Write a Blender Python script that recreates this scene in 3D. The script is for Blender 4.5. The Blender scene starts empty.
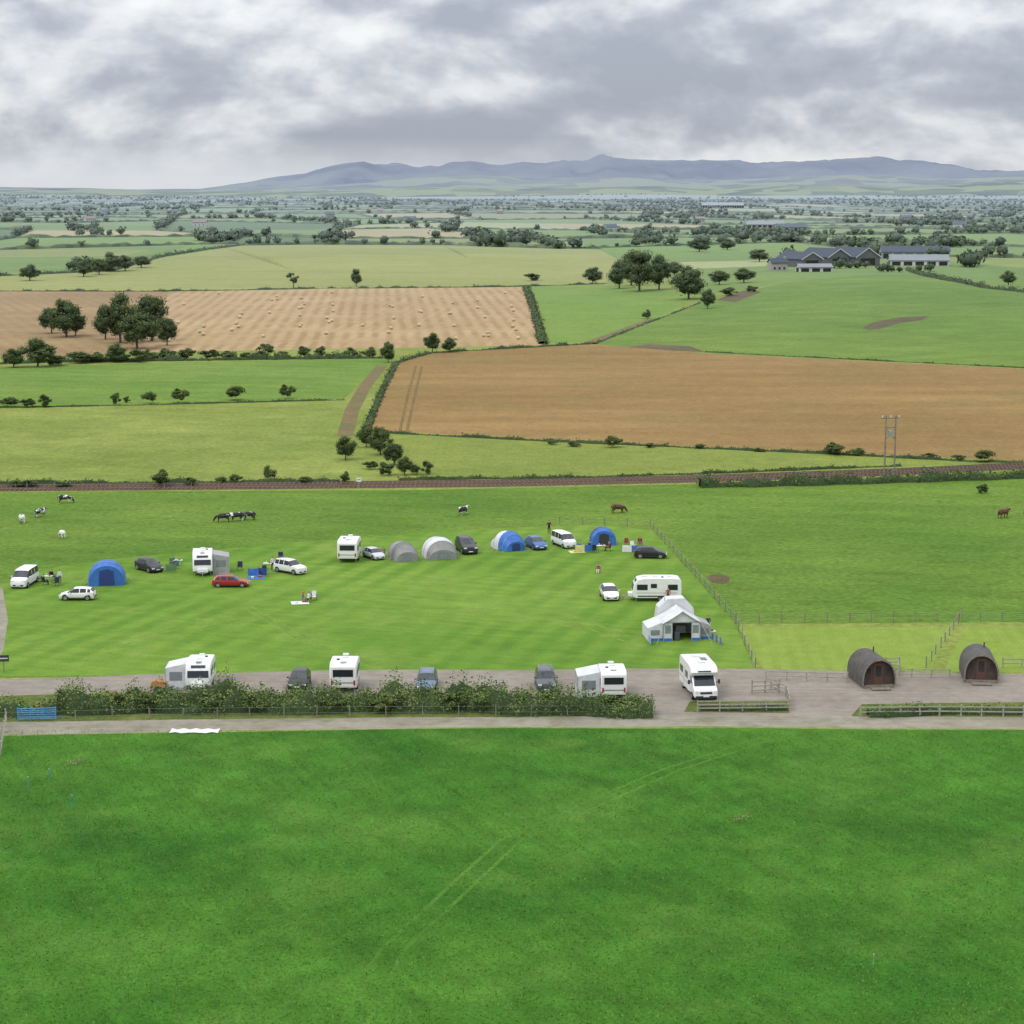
import bpy, bmesh, math, random
import numpy as np
from mathutils import Vector, Matrix
from mathutils.geometry import delaunay_2d_cdt
random.seed(7); rng=np.random.default_rng(7)
R=math.radians
scene=bpy.context.scene
FPX=2000.0; CH=44.0; TH=math.atan(322/FPX); CT,ST=math.cos(TH),math.sin(TH)
# ------------------------------------------------------------------ terrain
def sst(a,b,t):
    t=np.clip((t-a)/(b-a),0,1); return t*t*(3-2*t)
def hgt(x,y):
    r=sst(1000,3200,y)
    h=r*(3.5*np.sin(x/260+1.3)*np.cos(y/720+0.5)+3.0*np.sin(x/520-y/1300))
    h=h+sst(5000,12000,y)*(7*np.sin(x/900+.4)*np.cos(y/2300)+5*np.sin(x/1500+y/2800))
    h=h+6.0*np.exp(-((x-165)/110.0)**2-((y-830)/170.0)**2)
    h=h+4.0*np.exp(-((x+120)/190.0)**2-((y-1300)/240.0)**2)
    return h
S_=np.concatenate([[40.0],40.0*1.008**np.arange(1,835)])
def G(px,py,dy=0.0):
    dx=px-512.0; fy=FPX*CT+(512-py)*ST; fz=-FPX*ST+(512-py)*CT
    X=dx/fy*S_; Z=CH+fz/fy*S_
    below=Z<hgt(X,S_)
    if not below.any(): s=S_[-1]
    else:
        i=int(np.argmax(below)); a=S_[max(i-1,0)]; b=S_[i]
        for _ in range(14):
            m=(a+b)/2
            if CH+fz/fy*m<hgt(dx/fy*m,m): b=m
            else: a=m
        s=(a+b)/2
    x=dx/fy*s; y=s+dy
    return Vector((x,y,float(hgt(x,y))))
def ppm(py): return (py-190)*CT/CH
# ------------------------------------------------------------------ materials
def L(r,g,b,k=1.5):
    f=lambda c:(c/12.92 if c<=.04045 else ((c+.055)/1.055)**2.4)
    return (f(r/255)/k,f(g/255)/k,f(b/255)/k,1)
def soften(c):
    r,g,b,a=c
    if g>r:
        k=min(1,(g-r)/g*1.8); r,g,b=r*(1+.30*k),g*(1-.06*k),b*(1+.2*k)+.003*k
    return (r,g,b,a)
HAZE=L(168,181,189)
class NT:
    def __init__(s,name):
        s.mat=bpy.data.materials.new(name); s.mat.use_nodes=True
        s.t=s.mat.node_tree; s.bs=s.t.nodes['Principled BSDF']
    def n(s,ty,**k):
        nd=s.t.nodes.new(ty)
        for a,b in k.items(): setattr(nd,a,b)
        return nd
    def l(s,a,b): s.t.links.new(a,b)
    def val(s,sock,v):
        if isinstance(v,bpy.types.NodeSocket): s.l(v,sock)
        else: sock.default_value=v
    def math(s,op,a,b=0.0,c=None,clamp=False):
        m=s.n('ShaderNodeMath',operation=op,use_clamp=clamp); s.val(m.inputs[0],a); s.val(m.inputs[1],b)
        if c is not None: s.val(m.inputs[2],c)
        return m.outputs[0]
    def mapr(s,v,a,b,c,d):
        m=s.n('ShaderNodeMapRange'); s.val(m.inputs[0],v)
        for i,q in enumerate((a,b,c,d)): m.inputs[i+1].default_value=q
        return m.outputs[0]
    def noise(s,vec,scale,detail=4,rough=.55,dist=0):
        m=s.n('ShaderNodeTexNoise'); s.l(vec,m.inputs['Vector']); m.inputs['Scale'].default_value=scale
        m.inputs['Detail'].default_value=detail; m.inputs['Roughness'].default_value=rough; m.inputs['Distortion'].default_value=dist
        return m.outputs[0]
    def mix(s,f,a,b):
        m=s.n('ShaderNodeMix',data_type='RGBA'); s.val(m.inputs[0],f); s.val(m.inputs[6],a); s.val(m.inputs[7],b)
        return m.outputs[2]
    def scale(s,col,f):
        m=s.n('ShaderNodeVectorMath',operation='SCALE'); s.val(m.inputs[0],col if isinstance(col,bpy.types.NodeSocket) else col[:3]); s.val(m.inputs[3],f)
        return m.outputs[0]
    def haze(s,col,Ls=5000.0):  # aerial haze painted into base colour, stronger with distance from the origin
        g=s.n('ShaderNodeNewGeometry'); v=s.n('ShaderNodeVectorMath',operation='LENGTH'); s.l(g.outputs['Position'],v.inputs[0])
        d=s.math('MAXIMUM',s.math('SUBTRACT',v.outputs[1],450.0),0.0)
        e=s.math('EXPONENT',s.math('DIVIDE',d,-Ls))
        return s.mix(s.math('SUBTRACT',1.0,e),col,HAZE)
    def bump(s,h,strength,dist=.1):
        b=s.n('ShaderNodeBump'); b.inputs['Strength'].default_value=strength; b.inputs['Distance'].default_value=dist
        s.l(h,b.inputs['Height']); s.l(b.outputs[0],s.bs.inputs['Normal'])
def gmat(name,c1,c2,big=.02,mid=.3,mida=.25,fine=4.0,finea=.3,stripe=None,spot=None,streak=None,rough=.95):
    s=NT(name); g=s.n('ShaderNodeNewGeometry'); P=g.outputs['Position']; c1=soften(c1);c2=soften(c2)
    f=s.mapr(s.noise(P,big,5,.6),.35,.65,0,1)
    col=s.mix(f,c1,c2)
    if stripe:
        ang,per,amt,c3=stripe
        mp=s.n('ShaderNodeMapping'); s.l(P,mp.inputs[0]); mp.inputs['Rotation'].default_value=(0,0,R(ang))
        w=s.n('ShaderNodeTexWave'); s.l(mp.outputs[0],w.inputs[0]); w.inputs['Scale'].default_value=.314/per
        w.inputs['Distortion'].default_value=1.2; w.inputs['Detail'].default_value=3; w.inputs['Detail Scale'].default_value=.5
        col=s.mix(s.math('MULTIPLY',s.mapr(w.outputs[1],.2,.9,0,amt),s.mapr(s.noise(P,.04,3),.35,.6,.15,1)),col,soften(c3))
    if streak:
        for ang,sx_,sy_,amt in streak:
            mp=s.n('ShaderNodeMapping',vector_type='TEXTURE'); s.l(P,mp.inputs[0]); mp.inputs['Rotation'].default_value=(0,0,R(ang)); mp.inputs['Scale'].default_value=(sx_,sy_,1)
            col=s.scale(col,s.mapr(s.noise(mp.outputs[0],1.0,4,.6,.3),.3,.7,1-amt,1+amt))
    if spot:
        sc,lo,hi,c4,am=spot
        col=s.mix(s.mapr(s.noise(P,sc,5,.65),lo,hi,0,am),col,soften(c4))
    col=s.scale(col,s.mapr(s.noise(P,mid,6,.68),.3,.7,1-mida,1+mida))
    fn=s.noise(P,fine,4,.7)
    col=s.scale(col,s.mapr(fn,.3,.7,1-finea,1+finea))
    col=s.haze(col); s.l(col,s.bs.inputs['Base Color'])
    s.bs.inputs['Roughness'].default_value=rough; s.bs.inputs['Specular IOR Level'].default_value=.08
    s.bump(fn,.35,.08)
    return s.mat
def omat(name,c,rough=.5,metal=0.0,var=.12,nscale=3.0,spec=.5,haze=False,plank=None):
    s=NT(name); tc=s.n('ShaderNodeTexCoord'); P=tc.outputs['Object']
    c=tuple(c[:3])+(1,)
    f=s.mapr(s.noise(P,nscale,5,.6),.3,.7,1-var,1+var)
    col=s.scale(c,f)
    if plank:
        ax,per,dark=plank
        w=s.n('ShaderNodeTexWave',bands_direction=ax); s.l(P,w.inputs[0]); w.inputs['Scale'].default_value=.314/per
        col=s.scale(col,s.mapr(w.outputs[1],.0,.35,dark,1.0))
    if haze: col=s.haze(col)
    s.l(col,s.bs.inputs['Base Color']); s.bs.inputs['Roughness'].default_value=rough
    s.bs.inputs['Metallic'].default_value=metal; s.bs.inputs['Specular IOR Level'].default_value=spec
    return s.mat
def leafmat(name,c1,c2,sc=.25):
    s=NT(name); g=s.n('ShaderNodeNewGeometry')
    f=s.mapr(s.noise(g.outputs['Position'],sc,4,.6),.35,.65,0,1)
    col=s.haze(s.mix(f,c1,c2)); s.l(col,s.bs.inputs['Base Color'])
    s.bs.inputs['Roughness'].default_value=.85; s.bs.inputs['Specular IOR Level'].default_value=.1
    return s.mat
white=omat('white_gelcoat',(.72,.72,.71),.35,var=.06)
offw=omat('cream_panel',(.58,.58,.54),.5,var=.06)
glass=omat('tinted_glass',(.02,.024,.03),.08,var=.1)
rubber=omat('tyre_rubber',(.02,.02,.02),.8)
alloy=omat('alloy_wheel',(.4,.4,.41),.35,.8)
dark=omat('dark_trim',(.03,.03,.032),.6)
redl=omat('tail_lamp',(.35,.01,.01),.3)
headl=omat('head_lamp',(.7,.72,.75),.15)
plate=omat('number_plate',(.6,.55,.2),.5)
galv=omat('galvanised_steel',(.35,.36,.37),.5,.6)
wood=omat('weathered_wood',(.19,.165,.13),.85,var=.3)
paleW=omat('pale_rail_wood',(.3,.28,.23),.85,var=.25)
barkm=omat('bark',(.08,.065,.05),.9,var=.3,haze=True)
def paint(n,c,r=.3): return omat(n,c,r,0.1,var=.04)
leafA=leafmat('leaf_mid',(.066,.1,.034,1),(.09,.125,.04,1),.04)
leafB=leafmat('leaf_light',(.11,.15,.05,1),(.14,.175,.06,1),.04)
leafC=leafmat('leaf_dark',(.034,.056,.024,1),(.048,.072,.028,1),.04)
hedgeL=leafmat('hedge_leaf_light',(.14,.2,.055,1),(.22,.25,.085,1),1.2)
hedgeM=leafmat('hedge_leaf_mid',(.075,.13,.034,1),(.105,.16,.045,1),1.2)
# ------------------------------------------------------------------ ground
GM={
'fg':gmat('foreground_grass',L(50,114,24),L(74,138,36),.035,.3,.17,3.5,.28,spot=(.1,.5,.75,L(98,150,54),.55),stripe=(52,3.0,.22,L(44,104,22)),streak=[(24,.9,14,.13),(60,6,26,.15),(-8,1.4,9,.09)]),
'fgt':gmat('foreground_wheel_track',L(70,132,36),L(84,144,44),.05,.3,.2,3.5,.28),
'camp':gmat('mown_grass',L(96,152,44),L(114,166,56),.03,.5,.13,5,.18,stripe=(18,3.4,.6,L(80,138,36)),spot=(.1,.54,.75,L(142,172,80),.6),streak=[(70,1.5,18,.12)]),
'past':gmat('pasture_grass',L(86,138,40),L(108,152,52),.03,.3,.24,1.4,.34,spot=(.3,.50,.7,L(70,112,36),.65),streak=[(80,5,22,.14)]),
'mow':gmat('cut_grass_pitch',L(126,168,62),L(138,174,72),.05,.5,.12,4,.2,stripe=(4,1.6,.4,L(104,152,48))),
'gravel':gmat('gravel_road',L(154,144,132),L(172,162,150),.15,.8,.14,9,.22,spot=(.3,.5,.7,L(126,122,98),.5),streak=[(88,.5,16,.1)]),
'track':gmat('gravel_track',L(172,166,150),L(152,146,128),.2,.9,.14,9,.22,spot=(.4,.52,.7,L(122,132,84),.55),streak=[(89,.4,14,.1)]),
'verge':gmat('rough_verge',L(80,110,44),L(116,134,66),.2,.9,.3,4,.4),
'rail':gmat('railway_ballast',L(108,84,64),L(126,100,78),.2,.7,.2,5,.35),
'olv':gmat('meadow_grass',L(118,148,60),L(142,164,78),.022,.2,.16,1.2,.3,spot=(.08,.5,.7,L(104,142,54),.6),streak=[(70,8,40,.1)]),
'lgrn':gmat('left_meadow_grass',L(94,144,50),L(114,156,62),.02,.2,.14,1.2,.25,streak=[(80,6,40,.1)]),
'strip':gmat('railside_meadow',L(134,158,70),L(120,148,62),.03,.3,.15,1.6,.3,spot=(.1,.5,.7,L(106,140,56),.5)),
'wheat':gmat('ripe_wheat',L(150,122,76),L(170,140,90),.010,.2,.12,1.0,.22,stripe=(86,22,.35,L(136,110,68)),spot=(.03,.5,.72,L(138,126,78),.6),streak=[(84,10,90,.08)]),
'tram':gmat('tramline_soil',L(128,110,72),L(136,116,78)),
'stub':gmat('stubble',L(184,156,114),L(198,170,128),.015,.2,.1,1,.15,stripe=(-3.7,4.4,.65,L(158,130,90)),streak=[(-3.7,1.6,120,.08)]),
'stub2':gmat('stubble_dark',L(156,130,92),L(176,150,108),.015,.2,.12,1,.2,stripe=(-20,5,.4,L(146,120,82))),
'wht2':gmat('green_wheat',L(148,160,86),L(164,170,98),.006,.1,.08,.8,.15,stripe=(78,24,.4,L(138,152,78)),streak=[(80,12,160,.06)]),
'hill':gmat('hill_pasture',L(94,140,48),L(112,152,60),.01,.08,.12,.8,.2,stripe=(-60,30,.25,L(84,132,44)),streak=[(-60,8,60,.08)]),
'hgrn':gmat('bright_pasture',L(104,154,54),L(118,160,64),.015,.1,.1,.8,.18),
'bare':gmat('bare_earth',L(98,90,66),L(122,108,80)),
'path':gmat('dirt_path',L(140,118,88),L(118,118,74),.1,.4,.2,2,.3),
'f1':gmat('far_field_green',L(102,148,62),L(116,154,70),.003,.02,.1,.2,.15),
'f2':gmat('far_field_olive',L(132,152,78),L(142,158,88),.003,.02,.1,.2,.15),
'f3':gmat('far_field_pale',L(164,178,114),L(176,180,126),.003,.02,.1,.2,.15),
'f4':gmat('far_field_dark',L(80,120,54),L(92,130,60),.003,.02,.1,.2,.15),
'f5':gmat('far_field_corn',L(190,174,126),L(180,168,118),.003,.02,.1,.2,.15),
'tyre':gmat('tyre_worn_grass',L(116,160,62),L(108,152,54),.1,.5,.2,4,.3),
}
GK=list(GM.keys())
polys=[]
def P(key,pts): polys.append((key,[G(*p).to_2d() for p in pts]))
def strip_world(pts,w):
    n=len(pts);lf=[];rt=[]
    for i in range(n):
        a=pts[max(i-1,0)];b=pts[min(i+1,n-1)];d=(b-a).to_2d().normalized();nn=Vector((-d.y,d.x))
        lf.append(pts[i].to_2d()+nn*w/2);rt.append(pts[i].to_2d()-nn*w/2)
    return lf+rt[::-1]
def S(key,pts,w): polys.append((key,strip_world([G(*p) for p in pts],w)))
cw,chh=165,400;ang=R(9)
def cp(i,j):
    r=random.Random(i*7919+j*104729)
    x=i*cw+r.uniform(-62,62);y=j*chh+r.uniform(-150,150)
    return Vector((x*math.cos(ang)-y*math.sin(ang),x*math.sin(ang)+y*math.cos(ang)))
edges_far=[]
for j in range(0,32):
    for i in range(-40,50):
        c=[cp(i,j),cp(i+1,j),cp(i+1,j+1),cp(i,j+1)]
        m=sum(c,Vector((0,0)))/4
        if m.y<1350 or m.y>10500 or abs(m.x)>m.y*.34+250: continue
        r=random.Random(i*31+j*977)
        k=r.choices(['f1','f2','f3','f4','f5','hgrn'],[5,3,2,3,1.4,3])[0]
        polys.append((k,c))
        if r.random()<.85: edges_far.append((c[0],c[1]))
        if r.random()<.75: edges_far.append((c[0],c[3]))
P('f1',[(-260,243),(195,243),(112,271),(-260,277)])
P('f2',[(-200,250),(60,247),(150,250),(120,256),(-200,258)])
P('wht2',[(-260,279),(0,277),(112,271),(160,258),(240,246),(420,243),(600,250),(622,262),(604,284),(528,285),(165,291),(0,290),(-260,293)])
P('f1',[(664,262),(700,252),(800,252),(960,262),(1024,268),(1300,270),(1300,290),(1024,293),(930,273),(800,281),(700,296)])
P('f3',[(680,262),(770,260),(766,266),(690,269)])
P('stub2',[(-300,293),(0,290),(168,291),(160,320),(140,352),(60,356),(-300,362)])
P('stub',[(170,291.5),(330,289),(524,287),(533,310),(541,345),(400,348),(140,352),(152,325)])
P('hgrn',[(529,286),(604,285),(660,290),(700,297),(650,322),(594,343),(548,343),(538,312)])
P('path',[(585,342),(648,319),(655,322),(600,344)])
P('hill',[(594,344),(650,322),(700,304),(760,288),(850,276),(925,273),(975,285),(1030,293),(1320,310),(1320,378),(1024,368),(860,360),(720,354),(640,348)])
P('hill',[(985,268),(1320,262),(1320,300),(1024,291)])
P('bare',[(862,328),(874,322),(900,317),(930,316),(922,320),(900,323),(880,329),(868,330)])
P('bare',[(624,347),(650,344),(690,346),(706,352),(650,350)])
P('bare',[(715,300),(745,290),(762,292),(735,302)])
P('lgrn',[(-300,368),(0,368),(150,363),(385,358),(392,362),(366,378),(344,399),(150,404),(0,408),(-300,412)])
P('olv',[(-300,413),(0,409),(150,405),(343,400),(352,401),(345,428),(335,440),(420,478),(0,482),(-300,484)])
P('wheat',[(396,361),(430,353),(590,344),(700,353),(860,361),(1024,369),(1330,386),(1330,475),(1024,461),(830,452),(560,441),(366,430),(378,395)])
P('strip',[(365,433),(560,443),(830,455),(960,461),(900,469),(700,476),(420,479),(385,455)])
S('tram',[(400,431),(408,395),(416,366)],.6); S('tram',[(407,431),(415,395),(422,366)],.6)
S('path',[(345,436),(352,410),(366,385),(382,366)],3.0)
P('past',[(-500,492),(0,492),(420,490),(700,484),(900,477),(1024,470),(1500,452),(1500,640),(1024,622),(735,624),(650,527),(-0,527),(-500,560),(-500,640)])
P('past',[(-500,500),(200,500),(660,500),(740,625),(755,668),(0,678),(-500,690)])
P('camp',[(-420,585),(0,582),(60,566),(120,558),(300,542),(500,528),(600,525),(652,530),(700,583),(736,626),(753,668),(500,671),(0,676),(-420,684)])
S('tyre',[(60,672),(120,640),(260,615),(420,606),(560,612),(640,640)],.3); S('tyre',[(72,672),(130,643),(262,619),(418,610),(552,616),(630,643)],.3)
S('tyre',[(380,670),(300,640),(240,606)],.3); S('tyre',[(392,670),(312,640),(250,606)],.3)
S('rail',[(-500,493),(0,488),(250,486),(500,483.5),(700,479),(900,472),(1024,466),(1500,440)],7.0)
P('mow',[(738,627),(951,627),(930,671),(766,672)])
P('mow',[(966,626),(1024,626),(1500,640),(1500,690),(1024,672),(944,671)])
P('fg',[(-900,742),(0,736),(120,733.5),(240,732),(370,729.5),(500,728),(640,728.6),(760,728),(880,729.6),(1024,730),(1900,740),(2600,1400),(-1600,1400)])
for o_ in (0,24): S('fgt',[(300+o_*1.2,1100),(380+o_,950),(500+o_*.9,840),(660+o_*.8,770),(760+o_*.7,738)],.28)
P('verge',[(-500,700),(0,695),(300,693),(655,698),(655,716),(560,717),(480,718.5),(400,718),(300,719.5),(180,720),(90,722),(0,722),(-500,728)])
P('gravel',[(-500,684),(0,679),(60,678),(150,674),(230,673),(320,670.5),(420,669.5),(520,670),(640,668.5),(760,669),(945,673),(1024,674),(1500,690),(1500,716),(1024,716),(655,716),(640,698),(300,695),(120,692),(0,696),(-500,702)])
P('verge',[(690,701),(788,700),(790,713),(684,712)])
P('verge',[(862,704),(1024,702),(1500,712),(1500,722),(1024,718),(850,717)])
P('track',[(-500,729),(0,722),(90,721),(180,719.5),(300,718.5),(420,717),(520,717.3),(655,715),(1024,717),(1500,722),(1500,738),(1024,729),(860,728.3),(700,726),(600,727.5),(500,726.5),(370,729),(250,730),(120,733),(0,735),(-500,742)])
S('track',[(-30,720),(-26,690),(-4,650),(1,620),(-4,588),(-30,570)],1.4)
P('bare',[(706,577),(712,574.5),(722,574.5),(730,577),(729,582),(722,584),(712,583)])
pts=[]
rows=[-200,-120,-60,-10,40]+list(62*1.036**np.arange(0,180))
for k,y in enumerate(rows):
    hw=230+.42*max(y,0); n=46
    for i in range(n+1):
        x=-hw+2*hw*(i+(.5 if k%2 and 0<i<n else 0)*.9)/n
        pts.append(Vector((x,y)))
faces=[]
for k,pl in polys:
    ar=sum(pl[i].x*pl[(i+1)%len(pl)].y-pl[(i+1)%len(pl)].x*pl[i].y for i in range(len(pl)))
    if ar<0: pl=pl[::-1]
    faces.append(list(range(len(pts),len(pts)+len(pl)))); pts+=pl
v2,_,f2,_,_,of=delaunay_2d_cdt(pts,[],faces,0,.001,True)
me=bpy.data.meshes.new('ground')
V=np.array([(v.x,v.y) for v in v2]); Z=hgt(V[:,0],V[:,1])
me.from_pydata(np.column_stack([V,Z]).tolist(),[],[tuple(f) for f in f2])
for k in GK: me.materials.append(GM[k])
mi=[]
for q,o in enumerate(of):
    if len(o): mi.append(GK.index(polys[max(o)][0]))
    else:
        cy=sum(V[i][1] for i in f2[q])/3
        mi.append(GK.index('f1' if cy>1350 else 'olv' if cy>150 else 'fg'))
me.polygons.foreach_set('material_index',mi); me.polygons.foreach_set('use_smooth',[True]*len(mi))
gob=bpy.data.objects.new('ground',me); scene.collection.objects.link(gob)
if sum(p.normal.z for p in me.polygons)<0: me.flip_normals()
# ------------------------------------------------------------------ numpy mesh builder
def build(name,parts,mats,link=True):
    vs=[];loops=[];starts=[];mid=[];off=0;ls=0
    for Vv,Ff,m in parts:
        Vv=np.asarray(Vv,float);Ff=np.asarray(Ff)
        if len(Ff)==0: continue
        vs.append(Vv); loops.append((Ff+off).ravel()); k=Ff.shape[1]
        starts.append(ls+np.arange(len(Ff))*k)
        mid.append(np.full(len(Ff),m) if np.isscalar(m) else np.asarray(m)); off+=len(Vv); ls+=Ff.size
    vs=np.concatenate(vs);loops=np.concatenate(loops);starts=np.concatenate(starts);mid=np.concatenate(mid)
    me=bpy.data.meshes.new(name); me.vertices.add(len(vs)); me.vertices.foreach_set('co',vs.ravel())
    me.loops.add(len(loops)); me.loops.foreach_set('vertex_index',loops.astype(np.int32))
    me.polygons.add(len(starts)); me.polygons.foreach_set('loop_start',starts.astype(np.int32))
    for m in mats: me.materials.append(m)
    me.polygons.foreach_set('material_index',mid.astype(np.int32)); me.update(calc_edges=True); me.validate()
    if not link: return me
    o=bpy.data.objects.new(name,me); scene.collection.objects.link(o); return o
def quads(Pn,size,nrm=None,aspect=1.0):
    n=len(Pn); N=rng.normal(size=(n,3))
    if nrm is not None: N=N*.75+nrm*1.0
    N/=np.linalg.norm(N,axis=1)[:,None]+1e-9
    A=rng.normal(size=(n,3)); T=np.cross(N,A); T/=np.linalg.norm(T,axis=1)[:,None]+1e-9; B=np.cross(N,T)
    s=np.broadcast_to(np.asarray(size,float),(n,))[:,None]*rng.uniform(.6,1.3,(n,1))
    T=T*s/2;B=B*s/2*aspect
    k=rng.uniform(.5,1.1,(n,4,1))
    Q=np.stack([Pn-T*k[:,0],Pn-B*k[:,1],Pn+T*k[:,2],Pn+B*k[:,3]],1).reshape(-1,3)
    return Q,np.arange(4*n).reshape(n,4)
bm=bmesh.new(); bmesh.ops.create_icosphere(bm,subdivisions=1,radius=1); IV1=np.array([v.co[:] for v in bm.verts]); IF1=np.array([[v.index for v in f.verts] for f in bm.faces]); bm.free()
def tubeN(p,r,n=7):
    p=[Vector(q) for q in p];vs=[];fs=[]
    for i,q in enumerate(p):
        d=(p[min(i+1,len(p)-1)]-p[max(i-1,0)]).normalized()
        a=d.orthogonal().normalized();b=d.cross(a)
        for k in range(n):
            t=2*math.pi*k/n; vs.append(q+(a*math.cos(t)+b*math.sin(t))*r[i])
    for i in range(len(p)-1):
        for k in range(n): fs.append((i*n+k,i*n+(k+1)%n,(i+1)*n+(k+1)%n,(i+1)*n+k))
    return np.array([v[:] for v in vs]),np.array(fs)
def tree_mesh(name,seed,trunk=.04,nb=22,nl=130,ls=.05,bush=False):
    r=np.random.default_rng(seed); parts=[]
    if not bush:
        parts.append((*tubeN([(0,0,-.02),(.01,0,trunk),(0,.01,.45),(.02,0,.7)],[.035,.026,.018,.006]),0))
    for b in range(nb):
        d=r.normal(size=3); d/=np.linalg.norm(d); rad=r.uniform(.3,1)**.6
        zc=(trunk+1)/2 if not bush else .48; zh=(1-trunk)/2 if not bush else .5
        br=r.uniform(.11,.2); c=np.array([d[0]*rad*(.5-br*.8),d[1]*rad*(.5-br*.8),zc+d[2]*rad*(zh-br*.75)])
        if c[2]>.7: c[0]*=.75; c[1]*=.75
        if bush: c[2]=max(c[2],br*.5)
        if not bush: parts.append((*tubeN([(0,0,min(.12+r.uniform(0,.25),c[2]*.7)),tuple(c*np.array([.5,.5,.85])),tuple(c)],[.014,.009,.003],5),0))
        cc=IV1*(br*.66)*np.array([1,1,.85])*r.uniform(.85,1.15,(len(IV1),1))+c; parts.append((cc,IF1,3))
        dd=r.normal(size=(nl,3)); dd[:,2]+=.25; dd/=np.linalg.norm(dd,axis=1)[:,None]
        pp=c+dd*br*r.uniform(.6,1.18,(nl,1))*np.array([1,1,.85])
        pp[:,2]=np.maximum(pp[:,2],.0)
        q,f=quads(pp,ls,dd)
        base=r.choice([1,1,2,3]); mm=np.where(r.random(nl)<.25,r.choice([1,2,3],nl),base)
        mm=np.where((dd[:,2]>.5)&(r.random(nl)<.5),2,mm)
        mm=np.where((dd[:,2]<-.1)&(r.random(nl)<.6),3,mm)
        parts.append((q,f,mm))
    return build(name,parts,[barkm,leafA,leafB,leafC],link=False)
TREES=[tree_mesh('broadleaf_tree_mesh',s,nb=32,nl=160,ls=.04) for s in (1,2,3,4,5,6)]
BUSH=[tree_mesh('bush_mesh',s,nb=16,nl=130,ls=.065,bush=True) for s in (11,12,13,14,15)]
THIN=[tree_mesh('sparse_tree_mesh',s,trunk=.15,nb=11,nl=45,ls=.04) for s in (21,)]
def plant(name,meshes,px,py,hp,wp):
    k=ppm(py); o=bpy.data.objects.new(name,random.choice(meshes)); p=G(px,py,wp/k*.3)
    o.location=p; o.scale=(wp/k*random.uniform(.92,1.08),wp/k,hp/k); o.rotation_euler=(0,0,random.uniform(0,6.28)); scene.collection.objects.link(o)
    return o
for a in [(64,338,40,42),(50,334,28,30),(74,336,26,24),(118,344,52,48),(150,342,50,46),(134,350,40,50),(104,340,36,30),(166,346,30,26),(35,368,30,40),(12,368,20,28),(640,292,44,42),(660,290,34,32),(620,289,28,30),(632,286,34,32),(690,300,33,38),(708,309,20,18),(593,284,17,24),
          (28,281,17,24),(82,277,17,24),(110,272,20,28),(98,275,17,22),(124,271,16,22),(140,268,12,20),(356,287,20,13),(380,456,30,30),(366,448,24,22),(394,466,24,24),(345,461,26,26),(404,476,20,20),
          (388,363,22,18),(432,353,21,20),(449,353,16,18),(720,285,14,22),(745,283,14,24),(1010,285,13,18),(760,262,14,24),(700,252,16,26),(728,250,12,20),(115,363,20,28),(675,276,14,20)]:
    plant('broadleaf_tree',TREES,*a)
plant('sparse_tree',THIN,293,288,17,18)
for a in [(75,364,14,34),(52,366,12,30),(95,363,12,24),(135,363,14,26),(150,361,14,20),(165,360,12,22),(185,360,12,24),(208,360,12,24),(228,360,10,24),(245,360,8,18),(265,359,16,22),(282,359,8,16),(303,358,14,18),(321,358,12,16),(350,358,12,20),(368,358,13,20),
          (8,408,12,22),(26,408,11,18),(43,408,14,16),(115,405,13,13),(126,403,7,9),(147,404,14,18),(180,403,17,19),(236,401,17,25),(287,399,17,18),(160,488,20,28),(190,486,9,16),(270,480,17,17),(235,483,10,16),(220,484,8,14),(345,484,14,15),(305,484,8,18),(385,476,14,20),(413,475,12,16),(427,475,15,15),(370,470,10,18),
          (613,448,14,22),(575,447,7,16),(650,448,5,14),(836,456,15,24),(856,456,9,24),(930,459,6,16),(988,463,14,28),(960,461,6,20),(533,281,8,20),(646,319,11,11),(20,488,8,34),(60,488,6,28),(553,445,5,12),(700,449,5,14),(760,452,5,14),(984,494,10,16),(730,296,8,20),(752,292,6,16)]:
    plant('bush',BUSH,*a)
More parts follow.
